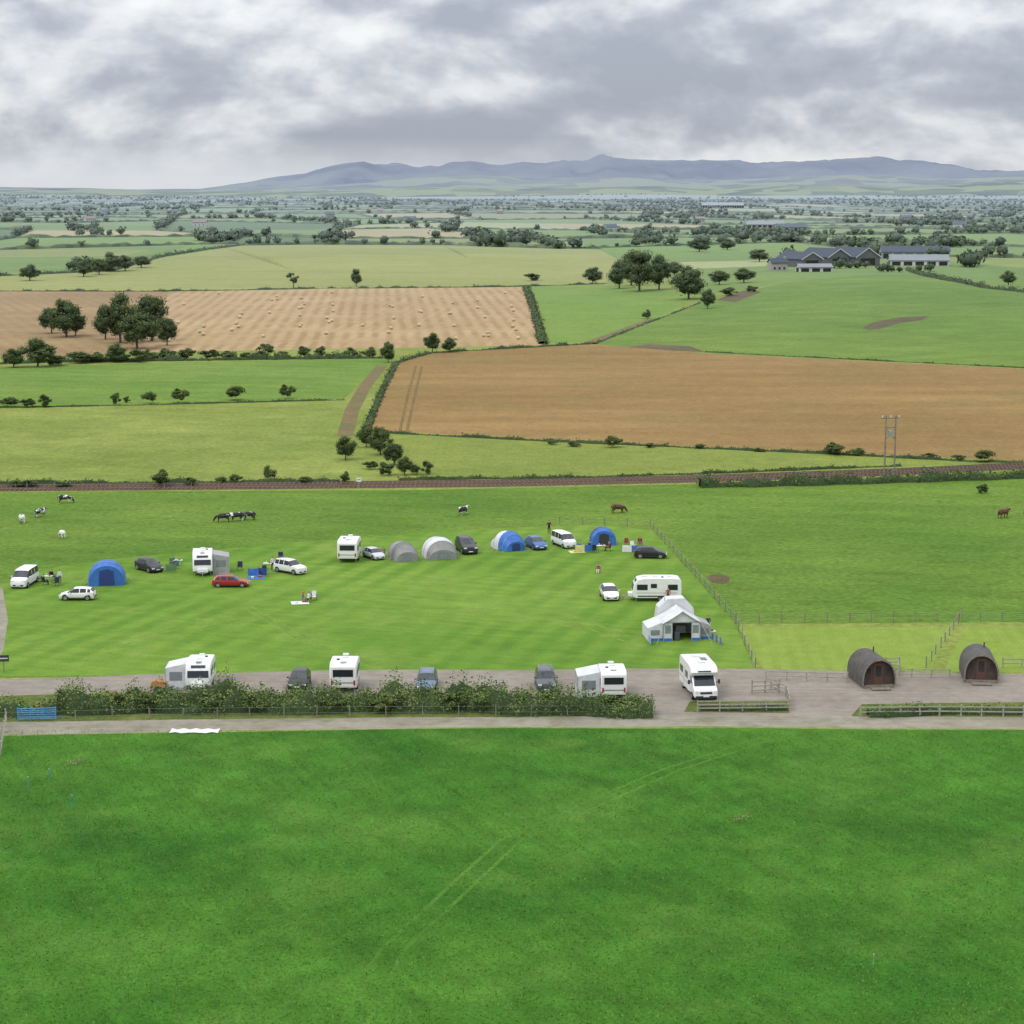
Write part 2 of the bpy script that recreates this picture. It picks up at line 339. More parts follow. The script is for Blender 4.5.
# ------------------------------------------------------------------ hedges
def hedge(name,path,h,w,step,nl,ls,mats,hn=.4,mw=.4,gap=0.0):
    pts=[]
    for a,b in zip(path[:-1],path[1:]):
        n=max(1,int((b-a).length/step))
        for i in range(n): pts.append(a.lerp(b,i/n))
    pts.append(path[-1]); m=len(pts); Pt=np.array([p[:] for p in pts]); Pt[:,2]=hgt(Pt[:,0],Pt[:,1])
    T=np.gradient(Pt,axis=0); T/=np.linalg.norm(T,axis=1)[:,None]+1e-9
    Nn=np.column_stack([-T[:,1],T[:,0],np.zeros(m)])
    t=np.arange(m)*step; ph=rng.uniform(0,9,5)
    hh=h*(1+hn*(.45*np.sin(t*.9+ph[0])+.35*np.sin(t*2.3+ph[1])+.4*np.sin(t*.31+ph[2])))*rng.uniform(.8,1.15,m)
    if gap: hh*=np.where(np.sin(t*.13+ph[4])+.6*np.sin(t*.41+ph[3])>1.0-gap*2,.3,1.0)
    ww=w*(1+.3*np.sin(t*.7+ph[3]))*rng.uniform(.85,1.15,m)
    parts=[];ring=[]
    for q in (0,.25,.5,.75,1.0):
        a=q*math.pi; ring.append(Pt+Nn*(np.cos(a)*ww*.4)[:,None]+np.array([0,0,1])*(max(math.sin(a),0)**.7*hh*.72)[:,None])
    V=np.stack(ring,1).reshape(-1,3); F=[]
    for i in range(m-1):
        for k in range(4): F.append((i*5+k,i*5+k+1,(i+1)*5+k+1,(i+1)*5+k))
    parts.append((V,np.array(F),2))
    n=nl*m; idx=rng.integers(0,m,n); a=rng.uniform(.0,math.pi,n); rr=rng.uniform(.7,1.15,n)
    u=rng.uniform(-.5,.5,n)*step
    dirn=Nn[idx]*np.cos(a)[:,None]+np.array([0,0,1])*np.sin(a)[:,None]
    Pp=Pt[idx]+T[idx]*u[:,None]+Nn[idx]*(np.cos(a)*ww[idx]*.5*rr)[:,None]+np.array([0,0,1])*(np.sin(a)**.7*hh[idx]*rr)[:,None]
    q,f=quads(Pp,ls,dirn)
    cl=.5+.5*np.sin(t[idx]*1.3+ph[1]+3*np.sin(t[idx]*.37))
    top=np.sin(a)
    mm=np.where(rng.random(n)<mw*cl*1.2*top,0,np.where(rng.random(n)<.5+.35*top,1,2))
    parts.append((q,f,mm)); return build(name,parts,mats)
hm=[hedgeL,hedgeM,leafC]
def GG(l): return [G(x,y) for x,y in l]
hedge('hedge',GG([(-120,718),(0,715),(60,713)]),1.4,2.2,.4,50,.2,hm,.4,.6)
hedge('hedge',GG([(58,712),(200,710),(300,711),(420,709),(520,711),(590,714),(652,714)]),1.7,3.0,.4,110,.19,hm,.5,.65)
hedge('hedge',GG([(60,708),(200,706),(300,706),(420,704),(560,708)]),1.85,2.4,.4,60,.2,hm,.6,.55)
hedge('hedge',GG([(868,716),(950,713),(1024,713),(1200,716)]),.8,1.6,.5,40,.16,hm)
hedge('hedge',GG([(700,710),(788,710)]),.5,1.0,.5,25,.14,hm)
HB=[]
for m_ in BUSH:
    c=m_.copy(); c.materials[1]=hedgeM; c.materials[2]=hedgeL; c.materials[3]=leafC; HB.append(c)
for x in (75,120,150,210,255,330,385,400,450,478,520,555,610,640):
    plant('hedge_shrub',HB,x+random.uniform(-8,8),714,random.uniform(20,29),random.uniform(24,38))
hm2=[leafB,leafA,leafC]
hedge('hedge',GG([(700,487),(760,486),(840,484),(930,481),(1024,478),(1200,470)]),1.5,2.6,.8,30,.35,hm2,.5)
hedge('hedge',GG([(-300,486),(0,484),(250,482),(340,482)]),.6,1.4,.8,14,.3,hm2,.5,gap=.2)
hedge('hedge',GG([(400,480),(560,478),(700,474),(900,466)]),.5,1.2,.8,14,.3,hm2,.5,gap=.2)
hedge('hedge',GG([(-300,366),(0,364),(60,362),(150,361),(382,358)]),1.5,3.0,1.2,22,.55,hm2,.7,gap=.1)
hedge('hedge',GG([(-100,409),(0,408),(150,405),(343,400)]),.4,1.0,1.2,8,.35,hm2,gap=.2)
hedge('hedge',GG([(526,288),(534,310),(543,344)]),1.5,3.0,2.5,24,.6,hm2,.5)
hedge('hedge',GG([(366,432),(380,396),(396,363),(430,353),(590,344)]),.8,1.8,1.8,12,.45,hm2,.6,gap=.2)
hedge('hedge',GG([(366,432),(560,442),(830,454),(960,461),(1024,463),(1200,470)]),.55,1.4,1.2,12,.35,hm2,.6,gap=.1)
hedge('hedge',GG([(-200,291),(165,291.5),(330,288.5),(524,286.5),(604,284)]),.9,2.4,2.0,10,.6,hm2,.8,gap=.3)
hedge('hedge',GG([(908,270),(945,280),(985,288),(1030,293),(1200,302)]),1.6,3.0,2,16,.7,hm2,.6)
hedge('hedge',GG([(0,276),(112,271),(165,256),(240,245.5),(420,243),(600,249)]),1.5,3.2,3.0,12,.9,hm2,.8,gap=.2)
hedge('hedge',GG([(706,352),(860,360),(1024,368),(1200,376)]),.4,1.2,1.5,6,.45,hm2,gap=.3)
hedge('hedge',GG([(594,344),(650,322),(700,303)]),.5,1.5,2,8,.45,hm2,gap=.4)
HV=[];HF=[];ET=[]
for a,b in edges_far:
    if a.y<1350: continue
    Ln=(b-a).length; n=max(2,int(Ln/max(8,a.y/320)))
    d=(b-a).normalized(); nn=Vector((-d.y,d.x)); j=random.Random(int(a.x*3+b.y))
    hb=j.uniform(1.6,3.2); base=len(HV); tp=j.choice([.03,.06,.15,.5,.7])
    for i in range(n+1):
        p=a.lerp(b,i/n); z=float(hgt(p.x,p.y)); hh=hb*j.uniform(.4,1.6); w=1.9*j.uniform(.7,1.4)
        for o_,zz in((-w,-.3),(-w*.7,hh*.8),(0,hh),(w*.7,hh*.8),(w,-.3)): HV.append((p.x+nn.x*o_,p.y+nn.y*o_,z+zz))
        if j.random()<tp: ET.append((p.x,p.y,j.uniform(4,12)))
    for i in range(n):
        for k in range(4): HF.append((base+i*5+k,base+i*5+k+1,base+i*5+6+k,base+i*5+5+k))
build('distant_hedgerow',[(np.array(HV),np.array(HF),np.array([random.choice([0,0,1,1,2]) for _ in HF]))],[leafA,leafC,leafB])
for x0,x1,y0,y1,n,h0,h1 in [(430,530,229,247,80,10,16),(185,345,237,244,36,8,13),(0,190,226,240,20,7,12),(555,705,212,223,45,8,14),(600,760,236,252,24,8,13),(850,1030,205,222,150,8,14),
     (700,1030,225,240,44,8,13),(880,1015,238,248,30,7,12),(0,300,199,212,100,9,15),(300,700,198,206,150,9,15),(700,1030,197,204,140,9,15),(535,605,226,240,18,8,12),(965,1060,252,268,14,7,11),(0,230,194,198,240,10,16),
     (-200,0,195,240,70,8,14),(1030,1250,198,245,90,8,14),(765,1010,268,274,18,4,7),(60,150,262,272,8,5,8),(230,1000,194.5,197,280,10,16),(770,800,258,268,10,6,10),(870,965,247,256,16,7,11)]:
    cs=[(random.uniform(x0,x1),random.uniform(y0,y1)) for _ in range(max(2,n//12))]
    for _ in range(n):
        c=random.choice(cs); x=min(max(random.gauss(c[0],(x1-x0)*.05),x0),x1); y=min(max(random.gauss(c[1],(y1-y0)*.04),y0),y1)
        p=G(x,y); ET.append((p.x,p.y,random.uniform(h0*.8,h1)))
ET=np.array(ET); K=50; n=len(ET); print('distant trees',n)
Zt=hgt(ET[:,0],ET[:,1])
lob=rng.normal(size=(n,5,3)); lob/=np.linalg.norm(lob,axis=2)[:,:,None]; lob*=rng.uniform(.2,.55,(n,5,1))
li=rng.integers(0,5,(n,K)); dd=rng.normal(size=(n,K,3)); dd/=np.linalg.norm(dd,axis=2)[:,:,None]
pp=lob[np.arange(n)[:,None],li]+dd*.5
wd=rng.uniform(.45,.8,n)
sc=np.stack([ET[:,2]*wd,ET[:,2]*wd,ET[:,2]*.5],1)[:,None,:]
pp=pp*sc; pp[:,:,2]+=(Zt+ET[:,2]*.44)[:,None]; pp[:,:,0]+=ET[:,0][:,None]; pp[:,:,1]+=ET[:,1][:,None]
q,f=quads(pp.reshape(-1,3),np.repeat(ET[:,2]*.25,K),dd.reshape(-1,3))
tm=rng.integers(0,3,n); mm=np.where(rng.random((n,K))<.6,tm[:,None],rng.integers(0,3,(n,K))).ravel()
CV=(IV1[None]*(sc*.62)+np.stack([ET[:,0],ET[:,1],Zt+ET[:,2]*.44],1)[:,None,:]); CV+=rng.normal(size=CV.shape)*.4
CF=(IF1[None]+np.arange(n)[:,None,None]*len(IV1)).reshape(-1,3)
tv=np.array([(-.03,0,0),(.03,0,0),(.02,0,.5),(-.02,0,.5),(0,-.03,0),(0,.03,0),(0,.02,.5),(0,-.02,.5)])
TV=(tv[None]*ET[:,2][:,None,None]+np.stack([ET[:,0],ET[:,1],Zt],1)[:,None,:]).reshape(-1,3)
TF=(np.array([[0,1,2,3],[4,5,6,7]])[None]+np.arange(n)[:,None,None]*8).reshape(-1,4)
build('distant_trees',[(q,f,mm),(CV.reshape(-1,3),CF,1),(TV,TF,3)],[leafA,leafC,leafB,barkm])
# ------------------------------------------------------------------ hills
def slope(py): return (-FPX*ST+(512-py)*CT)/(FPX*CT+(512-py)*ST)
from mathutils import noise as mn
def hills(name,y0,wd,prof,mat,rough,seed):
    kx=FPX*CT+322*ST; xs=np.linspace(-500,1524,460); px=[p[0] for p in prof];pv=[p[1] for p in prof]
    V=[];ny=34
    for j in range(ny):
        t=-1.6+2.6*j/(ny-1)
        for x in xs:
            up=np.interp(x,px,pv); h0=CH+slope(190-up)*y0
            X=(x-512)/kx*y0; Y=y0+t*wd
            e=math.exp(-(t*1.35)**2)
            nz=mn.fractal(Vector((X/1100+seed,Y/2600,seed)),1,2,6)
            rd=1-abs(mn.fractal(Vector((X/700+seed,Y/3800,seed*2)),1,2,5))
            V.append((X,Y,h0*e*(1+rough*.6*(rd-.8)*(1-e*.75))+nz*h0*rough*.2*(0.3+.7*(1-e))-30*(1-e)))
    m=len(xs);F=[(j*m+i,j*m+i+1,(j+1)*m+i+1,(j+1)*m+i) for j in range(ny-1) for i in range(m-1)]
    o=build(name,[(np.array(V),np.array(F),0)],[mat]); o.data.shade_smooth(); return o
def hillmat(name,c1,c2,c3,sc,zl=150,zh=300):  # blue-grey distance haze is painted straight into these hill colours
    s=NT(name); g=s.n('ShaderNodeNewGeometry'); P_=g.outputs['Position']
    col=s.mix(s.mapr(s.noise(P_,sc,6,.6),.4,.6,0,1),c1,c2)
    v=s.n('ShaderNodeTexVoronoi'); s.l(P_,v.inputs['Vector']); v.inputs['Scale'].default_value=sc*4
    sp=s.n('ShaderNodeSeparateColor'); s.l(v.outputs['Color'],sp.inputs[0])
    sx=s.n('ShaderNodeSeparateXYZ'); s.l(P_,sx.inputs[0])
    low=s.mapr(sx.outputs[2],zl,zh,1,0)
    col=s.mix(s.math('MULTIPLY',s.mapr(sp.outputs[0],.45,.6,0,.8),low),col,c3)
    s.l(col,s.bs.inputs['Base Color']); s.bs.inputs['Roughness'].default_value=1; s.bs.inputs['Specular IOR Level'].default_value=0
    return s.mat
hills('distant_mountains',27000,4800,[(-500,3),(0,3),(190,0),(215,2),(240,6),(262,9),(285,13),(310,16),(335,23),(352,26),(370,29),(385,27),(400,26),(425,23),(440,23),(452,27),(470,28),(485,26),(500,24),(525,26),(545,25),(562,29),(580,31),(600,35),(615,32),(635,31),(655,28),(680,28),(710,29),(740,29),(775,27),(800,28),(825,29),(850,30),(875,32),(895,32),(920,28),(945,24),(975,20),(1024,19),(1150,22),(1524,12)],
      hillmat('hazed_mountain',L(136,145,162),L(148,156,170),L(156,165,174),.0005,100,260),1.2,3.1)
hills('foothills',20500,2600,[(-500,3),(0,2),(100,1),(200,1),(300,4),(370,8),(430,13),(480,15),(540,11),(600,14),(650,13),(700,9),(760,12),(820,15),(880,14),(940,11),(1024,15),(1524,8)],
      hillmat('hazed_foothill_pasture',L(138,149,160),L(150,160,165),L(163,173,168),.0008),.9,7.7)
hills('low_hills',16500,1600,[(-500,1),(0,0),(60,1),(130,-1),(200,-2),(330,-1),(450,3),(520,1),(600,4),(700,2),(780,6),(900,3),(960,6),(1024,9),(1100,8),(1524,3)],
      hillmat('hazed_low_hill_pasture',L(128,141,144),L(144,156,150),L(164,175,158),.001),.9,1.7)
# ------------------------------------------------------------------ object builder
class MB:
    def __init__(s): s.v=[];s.f=[];s.m=[];s.mats=[]
    def mi(s,mat):
        if mat not in s.mats: s.mats.append(mat)
        return s.mats.index(mat)
    def add(s,vs,fs,mat):
        o=len(s.v); s.v+=[tuple(v) for v in vs]
        for i,f in enumerate(fs):
            s.f.append(tuple(o+k for k in f)); s.m.append(s.mi(mat(i) if callable(mat) else mat))
    def box(s,c,d,mat,rz=0,ry=0,rx=0):
        M=Matrix.Translation(c)@Matrix.Rotation(rz,4,'Z')@Matrix.Rotation(ry,4,'Y')@Matrix.Rotation(rx,4,'X')
        x,y,z=d[0]/2,d[1]/2,d[2]/2
        vs=[M@Vector(p) for p in((-x,-y,-z),(x,-y,-z),(x,y,-z),(-x,y,-z),(-x,-y,z),(x,-y,z),(x,y,z),(-x,y,z))]
        s.add(vs,[(0,3,2,1),(4,5,6,7),(0,1,5,4),(1,2,6,5),(2,3,7,6),(3,0,4,7)],mat)
    def tube(s,p,r,mat,n=8):
        if not hasattr(r,'__len__'): r=[r]*len(p)
        V,F=tubeN(p,r,n); s.add(V.tolist(),[tuple(f) for f in F]+[tuple(range(n))[::-1],tuple(range((len(p)-1)*n,len(p)*n))],mat)
    def prof(s,pr,hw,mat,ins=.07,y0=0):
        cx=sum(p[0] for p in pr)/len(pr);cz=sum(p[1] for p in pr)/len(pr);n=len(pr);vs=[]
        for y,k in((-hw,1),(-hw+ins,0),(hw-ins,0),(hw,1)):
            for x,z in pr:
                if k:
                    dx,dz=cx-x,cz-z; l=math.hypot(dx,dz); x+=dx/l*ins;z+=dz/l*ins
                vs.append((x,y+y0,z))
        fs=[]
        for r_ in range(3):
            for i in range(n): fs.append((r_*n+i,r_*n+(i+1)%n,(r_+1)*n+(i+1)%n,(r_+1)*n+i))
        fs+= [tuple(range(n))[::-1],tuple(range(3*n,4*n))]
        s.add(vs,fs,mat)
    def loft(s,rings,mat,cap=True,closed=True):
        n=len(rings[0]);vs=[p for r_ in rings for p in r_]
        o=len(s.v); s.v+=[tuple(v) for v in vs]
        for i in range(len(rings)-1):
            for j in range(n if closed else n-1):
                s.f.append((o+i*n+j,o+i*n+(j+1)%n,o+(i+1)*n+(j+1)%n,o+(i+1)*n+j)); s.m.append(s.mi(mat(i,j) if callable(mat) else mat))
        if cap:
            mm=mat(0,0) if callable(mat) else mat
            s.f.append(tuple(o+k for k in range(n))[::-1]); s.m.append(s.mi(mm)); s.f.append(tuple(o+(len(rings)-1)*n+k for k in range(n))); s.m.append(s.mi(mm))
    def obj(s,name,loc=(0,0,0),rz=0,sc=1,smooth=True,bevel=0):
        me=bpy.data.meshes.new(name); me.from_pydata(s.v,[],s.f)
        for m in s.mats: me.materials.append(m)
        me.polygons.foreach_set('material_index',s.m)
        b=bmesh.new(); b.from_mesh(me); bmesh.ops.recalc_face_normals(b,faces=b.faces); b.to_mesh(me); b.free()
        if smooth: me.shade_smooth(); me.set_sharp_from_angle(angle=R(32))
        o=bpy.data.objects.new(name,me); o.location=loc; o.rotation_euler=(0,0,rz); o.scale=(sc,sc,sc); scene.collection.objects.link(o)
        if bevel:
            md=o.modifiers.new('bevel','BEVEL'); md.width=bevel; md.segments=2; md.limit_method='ANGLE'
        return o
def wheels(b,xs,hw,r=.32,w=.2):
    for x in xs:
        for sg in(-1,1):
            b.tube([(x,sg*(hw-w),r),(x,sg*(hw-.01),r)],r,rubber,16); b.tube([(x,sg*(hw-.05),r),(x,sg*(hw+.005),r)],r*.62,alloy,12)
def arches(b,xs,hw,r=.4):
    for x in xs:
        for sg in(-1,1): b.tube([(x,sg*(hw-.25),r*.9),(x,sg*(hw-.02),r*.9)],r,dark,16)
CARP={
'hatch':dict(L=4.1,H=1.48,st=[(0,.78,.50,.53,.7),(.1,.9,.64,.68,.8),(.5,.97,.8,.86,.86),(1.0,1,.9,.97,.87),(1.72,1,.94,1.42,.7),(1.84,1,.94,1.46,.7),(2.4,1,.95,1.48,.7),(2.5,1,.95,1.48,.7),(3.2,1,.97,1.45,.69),(3.35,1,.98,1.43,.69),(3.7,.98,1.0,1.36,.67),(4.0,.95,.98,1.03,.8),(4.1,.88,.7,.75,.8)]),
'estate':dict(L=4.6,H=1.5,st=[(0,.78,.50,.53,.7),(.1,.9,.64,.68,.8),(.6,.97,.78,.84,.86),(1.2,1,.88,.95,.87),(1.95,1,.93,1.42,.7),(2.05,1,.93,1.46,.7),(2.65,1,.95,1.49,.7),(2.75,1,.95,1.49,.7),(3.5,1,.96,1.48,.7),(3.6,1,.96,1.47,.7),(4.2,.98,.98,1.42,.7),(4.5,.96,.98,1.03,.8),(4.6,.9,.7,.75,.8)]),
'suv':dict(L=4.5,H=1.75,st=[(0,.84,.70,.73,.75),(.08,.93,.88,.92,.82),(.6,.98,1.02,1.08,.88),(1.15,1,1.08,1.14,.89),(1.8,1,1.1,1.66,.76),(1.9,1,1.1,1.7,.76),(2.55,1,1.12,1.75,.76),(2.65,1,1.12,1.75,.76),(3.4,1,1.12,1.74,.76),(3.5,1,1.12,1.73,.76),(4.2,.98,1.14,1.68,.75),(4.4,.96,1.12,1.17,.85),(4.5,.9,.8,.85,.85)]),
'van':dict(L=4.9,H=1.95,st=[(0,.8,.75,.78,.75),(.1,.92,.95,1.0,.8),(.45,.97,1.05,1.12,.85),(.8,1,1.12,1.2,.86),(1.5,1,1.15,1.84,.82),(1.65,1,1.15,1.9,.83),(2.3,1,1.17,1.95,.84),(2.4,1,1.17,1.95,.84),(3.4,1,1.17,1.95,.84),(3.5,1,1.17,1.95,.84),(4.7,1,1.17,1.92,.84),(4.85,.98,1.15,1.22,.88),(4.9,.95,.8,.85,.88)]),
}
def car(name,px,py,hd,pm,kind='hatch',W=1.75,dy=0,sc=1.0):
    d=CARP[kind];b=MB();hw=W/2;Lc=d['L'];rings=[]
    for x,wf,zb,zt,wt in d['st']:
        w=hw*wf; zs=[.24,.36,.36+(zb-.36)*.55,zb,zt-.07 if zt-zb>.2 else zb+(zt-zb)*.6,zt-.015,zt]
        ys=[w*.9,w*.985,w,w*.975,w*wt,w*wt*.8,0]
        h=[(Lc/2-x,y,z) for y,z in zip(ys,zs)]
        rings.append(h+[(p[0],-p[1],p[2]) for p in h[-2::-1]])
    def mf(i,j):
        if j in(3,8): return glass if i in(3,4,5,7,9) else pm
        if j in(4,5,6,7): return glass if i in(3,10) else pm
        return pm
    b.loft(rings,mf)
    xs=(Lc/2-.78,-Lc/2+.75); arches(b,xs,hw+.012); wheels(b,xs,hw+.02,.33 if kind!='suv' else .37)
    zf=d['st'][1][2]
    for sg in(-1,1):
        b.box((Lc/2-.08,sg*hw*.68,zf-.06),(.16,.34,.14),headl); b.box((-Lc/2+.04,sg*hw*.78,zf+.08 if kind!='van' else 1.0),(.12,.2,.26),redl)
        mx=Lc/2-d['st'][3][0]-.35; b.box((mx,sg*(hw+.09),d['st'][3][2]+.08),(.12,.16,.13),pm)
        b.box((0,sg*(hw*.995),.33),(Lc*.45,.05,.1),dark)
    b.box((Lc/2-.02,0,.4),(.1,hw*1.3,.16),dark); b.box((Lc/2+.03,0,.42),(.02,.5,.11),headl)
    b.box((-Lc/2+.0,0,.4),(.1,hw*1.5,.16),dark); b.box((-Lc/2-.02,0,.62),(.05,.5,.11),plate)
    if kind in('estate','suv'):
        for sg in(-1,1): b.tube([(.2,sg*hw*.62,d['H']+.04),(-1.6,sg*hw*.62,d['H']+.02)],.02,alloy,6)
    return b.obj(name,G(px,py,dy),R(hd),sc)
def win(b,x,y,z,w,h,side):
    b.box((x,y,z),(w+.06,.03,h+.06),dark); b.box((x,y+.018*side,z),(w,.02,h),glass)
awwin=omat('awning_window',(.2,.22,.24),.2,var=.15); awtrim=omat('awning_trim_grey',(.3,.32,.34),.8)
def caravan(name,px,py,hd,dy=0,Lc=5.4,awn=None,sc=1.0,wid=2.26):
    b=MB();h=Lc/2;hw=wid/2
    b.prof([(-h,.5),(-h-.08,1.1),(-h,2.25),(-h+.25,2.5),(-h+.8,2.58),(h-1.2,2.58),(h-.5,2.42),(h-.12,1.9),(h+.05,1.2),(h,.6),(h-.25,.42),(-h+.3,.42)],hw,white,.08)
    b.box((h-.02,0,1.58),(.06,1.9,.62),glass,ry=R(-14)); b.box((-h-.045,0,1.75),(.05,1.7,.6),glass,ry=R(3))
    b.box((h-.33,0,2.2),(.05,1.3,.28),glass,ry=R(-35)); b.box((-h-.07,0,.95),(.04,1.9,.06),alloy); b.box((-h-.07,0,.62),(.05,1.9,.16),offw)
    for sg in(-1,1):
        y=sg*(hw+.005)
        win(b,h-1.0,y,1.6,1.1,.55,sg); win(b,-h+.9,y,1.6,1.0,.55,sg); win(b,.35,y,1.75,.6,.4,sg)
        b.box((0,sg*(hw+.004),.98),(Lc*.86,.012,.05),alloy); b.box((0,sg*(hw+.004),.62),(Lc*.8,.012,.14),dark)
        b.box((-h-.06,sg*.95,.95),(.06,.14,.4),redl)
        b.tube([(-.35,sg*(hw-.2),.32),(-.35,sg*(hw+.0),.32)],.32,rubber,14); b.tube([(-.35,sg*(hw-.1),.32),(-.35,sg*(hw+.012),.32)],.18,alloy,10)
        b.tube([(h,sg*.7,.42),(h+1.15,0,.45)],.04,galv,6); b.tube([(-h+.4,sg*.9,.42),(-h+.3,sg*.95,.02)],.03,galv,6); b.tube([(h-.4,sg*.9,.42),(h-.3,sg*.95,.02)],.03,galv,6)
    b.box((-.95,-(hw+.006),1.35),(.62,.03,1.75),offw); win(b,-.95,-(hw+.02),1.75,.35,.4,-1)
    b.tube([(h+1.0,0,0),(h+1.0,0,.6)],.04,galv,6); b.box((h+.25,0,.68),(.45,1.2,.35),white)
    for x in(-1.4,.2,1.3): b.box((x,0,2.62),(.55,.5,.09),offw)
    b.box((-.6,.5,2.62),(.25,.25,.1),dark)
    if awn:
        side,Wd,col,al=awn
        y0=side*(hw+.02); y1=side*(hw+Wd); x0,x1=-al/2,al/2
        b.add([(x0,y0,2.4),(x1,y0,2.4),(x1,y1,2.0),(x0,y1,2.0),(x0,y0,.02),(x1,y0,.02),(x1,y1,.02),(x0,y1,.02)],[(0,1,2,3),(0,3,7,4),(1,2,6,5),(3,2,6,7)],col)
        yo=side*(hw+Wd+.012); n=4
        for k in range(n):
            xc=x0+al*(k+.5)/n
            b.box((xc,yo,1.25),(al/n*.78,.012,.95),awwin)
            b.tube([(x0+al*k/n,yo,0),(x0+al*k/n,yo,2.0)],.025,offw,5)
        for xx,sg in((x0,-1),(x1,1)):
            b.box((xx+sg*.012,(y0+y1)/2,1.25),(.012,Wd*.6,.8),awwin)
            b.tube([(xx+sg*.02,y1,0),(xx+sg*.02,y1,2.0)],.03,awtrim,5); b.box((xx+sg*.015,(y0+y1)/2,.1),(.02,Wd,.2),awtrim)
        b.box(((x0+x1)/2,yo,.1),(al,.02,.2),awtrim)
        b.box(((x0+x1)/2,yo+side*.02,1.93),(al+.04,.02,.16),awtrim)
    return b.obj(name,G(px,py,dy),R(hd),sc)
def motorhome(name,px,py,hd,dy=0,sc=1.0):
    b=MB(); hw=1.13
    b.prof([(-2.6,.5),(-2.68,1.2),(-2.6,2.6),(-2.3,2.78),(1.5,2.82),(2.35,2.68),(2.62,2.32),(2.45,2.05),(1.7,1.95),(1.55,.5)],hw,white,.09)
    b.prof([(1.4,.4),(1.4,2.0),(2.05,2.0),(2.75,1.22),(3.3,1.0),(3.42,.75),(3.42,.38)],.98,white,.1)
    b.add([(2.12,-.82,1.97),(2.12,.82,1.97),(2.79,.88,1.24),(2.79,-.88,1.24)],[(0,1,2,3)],glass)
    b.box((3.43,0,.78),(.03,1.0,.18),dark); b.box((3.44,0,.45),(.06,1.8,.16),dark); b.box((3.47,0,.5),(.02,.5,.11),headl)
    b.box((2.57,0,2.36),(.05,1.1,.2),glass,ry=R(-20))
    for sg in(-1,1):
        b.box((3.38,sg*.75,.85),(.12,.3,.2),headl)
        b.add([(1.58,sg*.985,1.85),(2.0,sg*.985,1.85),(2.6,sg*.985,1.3),(1.58,sg*.985,1.3)],[(0,1,2,3)],glass)
        b.tube([(2.35,sg*1.0,1.45),(2.4,sg*1.22,1.5)],.03,dark,5); b.box((2.4,sg*1.27,1.5),(.1,.18,.34),dark)
        win(b,.6,sg*(hw+.004),1.75,.9,.5,sg); win(b,-1.6,sg*(hw+.004),1.75,1.1,.5,sg); b.box((-.6,sg*(hw+.004),1.1),(3.6,.012,.06),alloy)
        b.box((-2.66,sg*.95,1.0),(.05,.14,.4),redl)
    b.box((-.5,-(hw+.006),1.35),(.62,.03,1.8),offw); wheels(b,(2.45,-1.5),1.06,.34,.24)
    b.box((-2.64,0,1.9),(.05,1.2,.5),glass); b.box((1.0,0,2.86),(.8,.6,.1),offw); b.box((-1.2,0,2.84),(.6,.6,.1),offw); b.box((-.2,.45,2.83),(.9,.5,.04),glass)
    return b.obj(name,G(px,py,dy),R(hd),sc)
def arch(x,w,h,n=12):
    return [(x,math.cos(math.pi*i/n)*w,max(0,math.sin(math.pi*i/n))**.75*h) for i in range(n+1)]
def tunnel_tent(name,px,py,hd,secs,cols,dy=0,sc=1.0,door=None):
    b=MB(); rings=[];cm=[]
    for i,(x,w,h) in enumerate(secs):
        rings.append(arch(x,w,h))
        if i<len(secs)-1:
            x2,w2,h2=secs[i+1]; rings.append(arch((x+x2)/2,(w+w2)/2*.95,(h+h2)/2*.95)); cm+= [cols[i]]*2
    b.loft(rings,lambda i,j:cm[min(i,len(cm)-1)],cap=False,closed=False)
    for e in(0,-1):
        r_=rings[e]; b.add([p for p in r_],[tuple(range(len(r_)))],cols[e])
    for x,w,h in secs[1:-1] if len(secs)>3 else secs:
        b.tube(arch(x,w+.01,h+.012),.022,awtrim,5)
    x,w,h=secs[-1]; dm=door or awwin
    b.add([(x+.03,-w*.45,.02),(x+.03,w*.45,.02),(x+.03,w*.4,h*.72),(x+.03,0,h*.85),(x+.03,-w*.4,h*.72)],[(0,1,2,3,4)],dm)
    for sg in(-1,1):
        for (x,w,h) in secs: b.tube([(x,sg*w,h*.35),(x,sg*(w+.9),0)],.006,offw,4)
    return b.obj(name,G(px,py,dy),R(hd),sc)
blueF=omat('blue_tent_fabric',(.03,.13,.42),.6,var=.25,nscale=1.5); blueD=omat('navy_tent_fabric',(.015,.04,.17),.6,var=.15)
greyF=omat('grey_tent_fabric',(.22,.22,.21),.7,var=.15,nscale=1.5); whiteF=omat('pale_tent_fabric',(.55,.56,.57),.7,var=.12,nscale=1.5); beigeF=omat('dark_grey_tent_fabric',(.14,.14,.135),.7,var=.12)
awnG=omat('grey_awning_fabric',(.3,.3,.3),.7,var=.15)
silv=paint('silver_paint',(.5,.52,.54)); wcar=paint('white_paint',(.75,.75,.75)); redp=paint('red_paint',(.38,.02,.025)); blk=paint('black_paint',(.02,.021,.024)); bluep=paint('blue_paint',(.04,.12,.3)); slate=paint('slate_blue_paint',(.1,.15,.22)); gun=paint('gunmetal_paint',(.07,.075,.085))
caravan('caravan',197,692,-88,2.3,awn=(-1,1.9,whiteF,2.8),Lc=4.2,sc=.98)
car('parked_car',297,692,-90,blk,'hatch',dy=2.2)
caravan('caravan',343,694,90,2.3,Lc=4.0,sc=1.05)
car('parked_car',426,693,-90,slate,'estate',W=1.8,dy=2.0)
car('parked_car',546,694,-88,gun,'suv',W=1.8,dy=2.2)
caravan('caravan',613,701,92,2.3,awn=(1,2.0,whiteF,3.0),Lc=4.2,sc=1.0)
motorhome('motorhome',701,700,-84,2.8,sc=1.05)
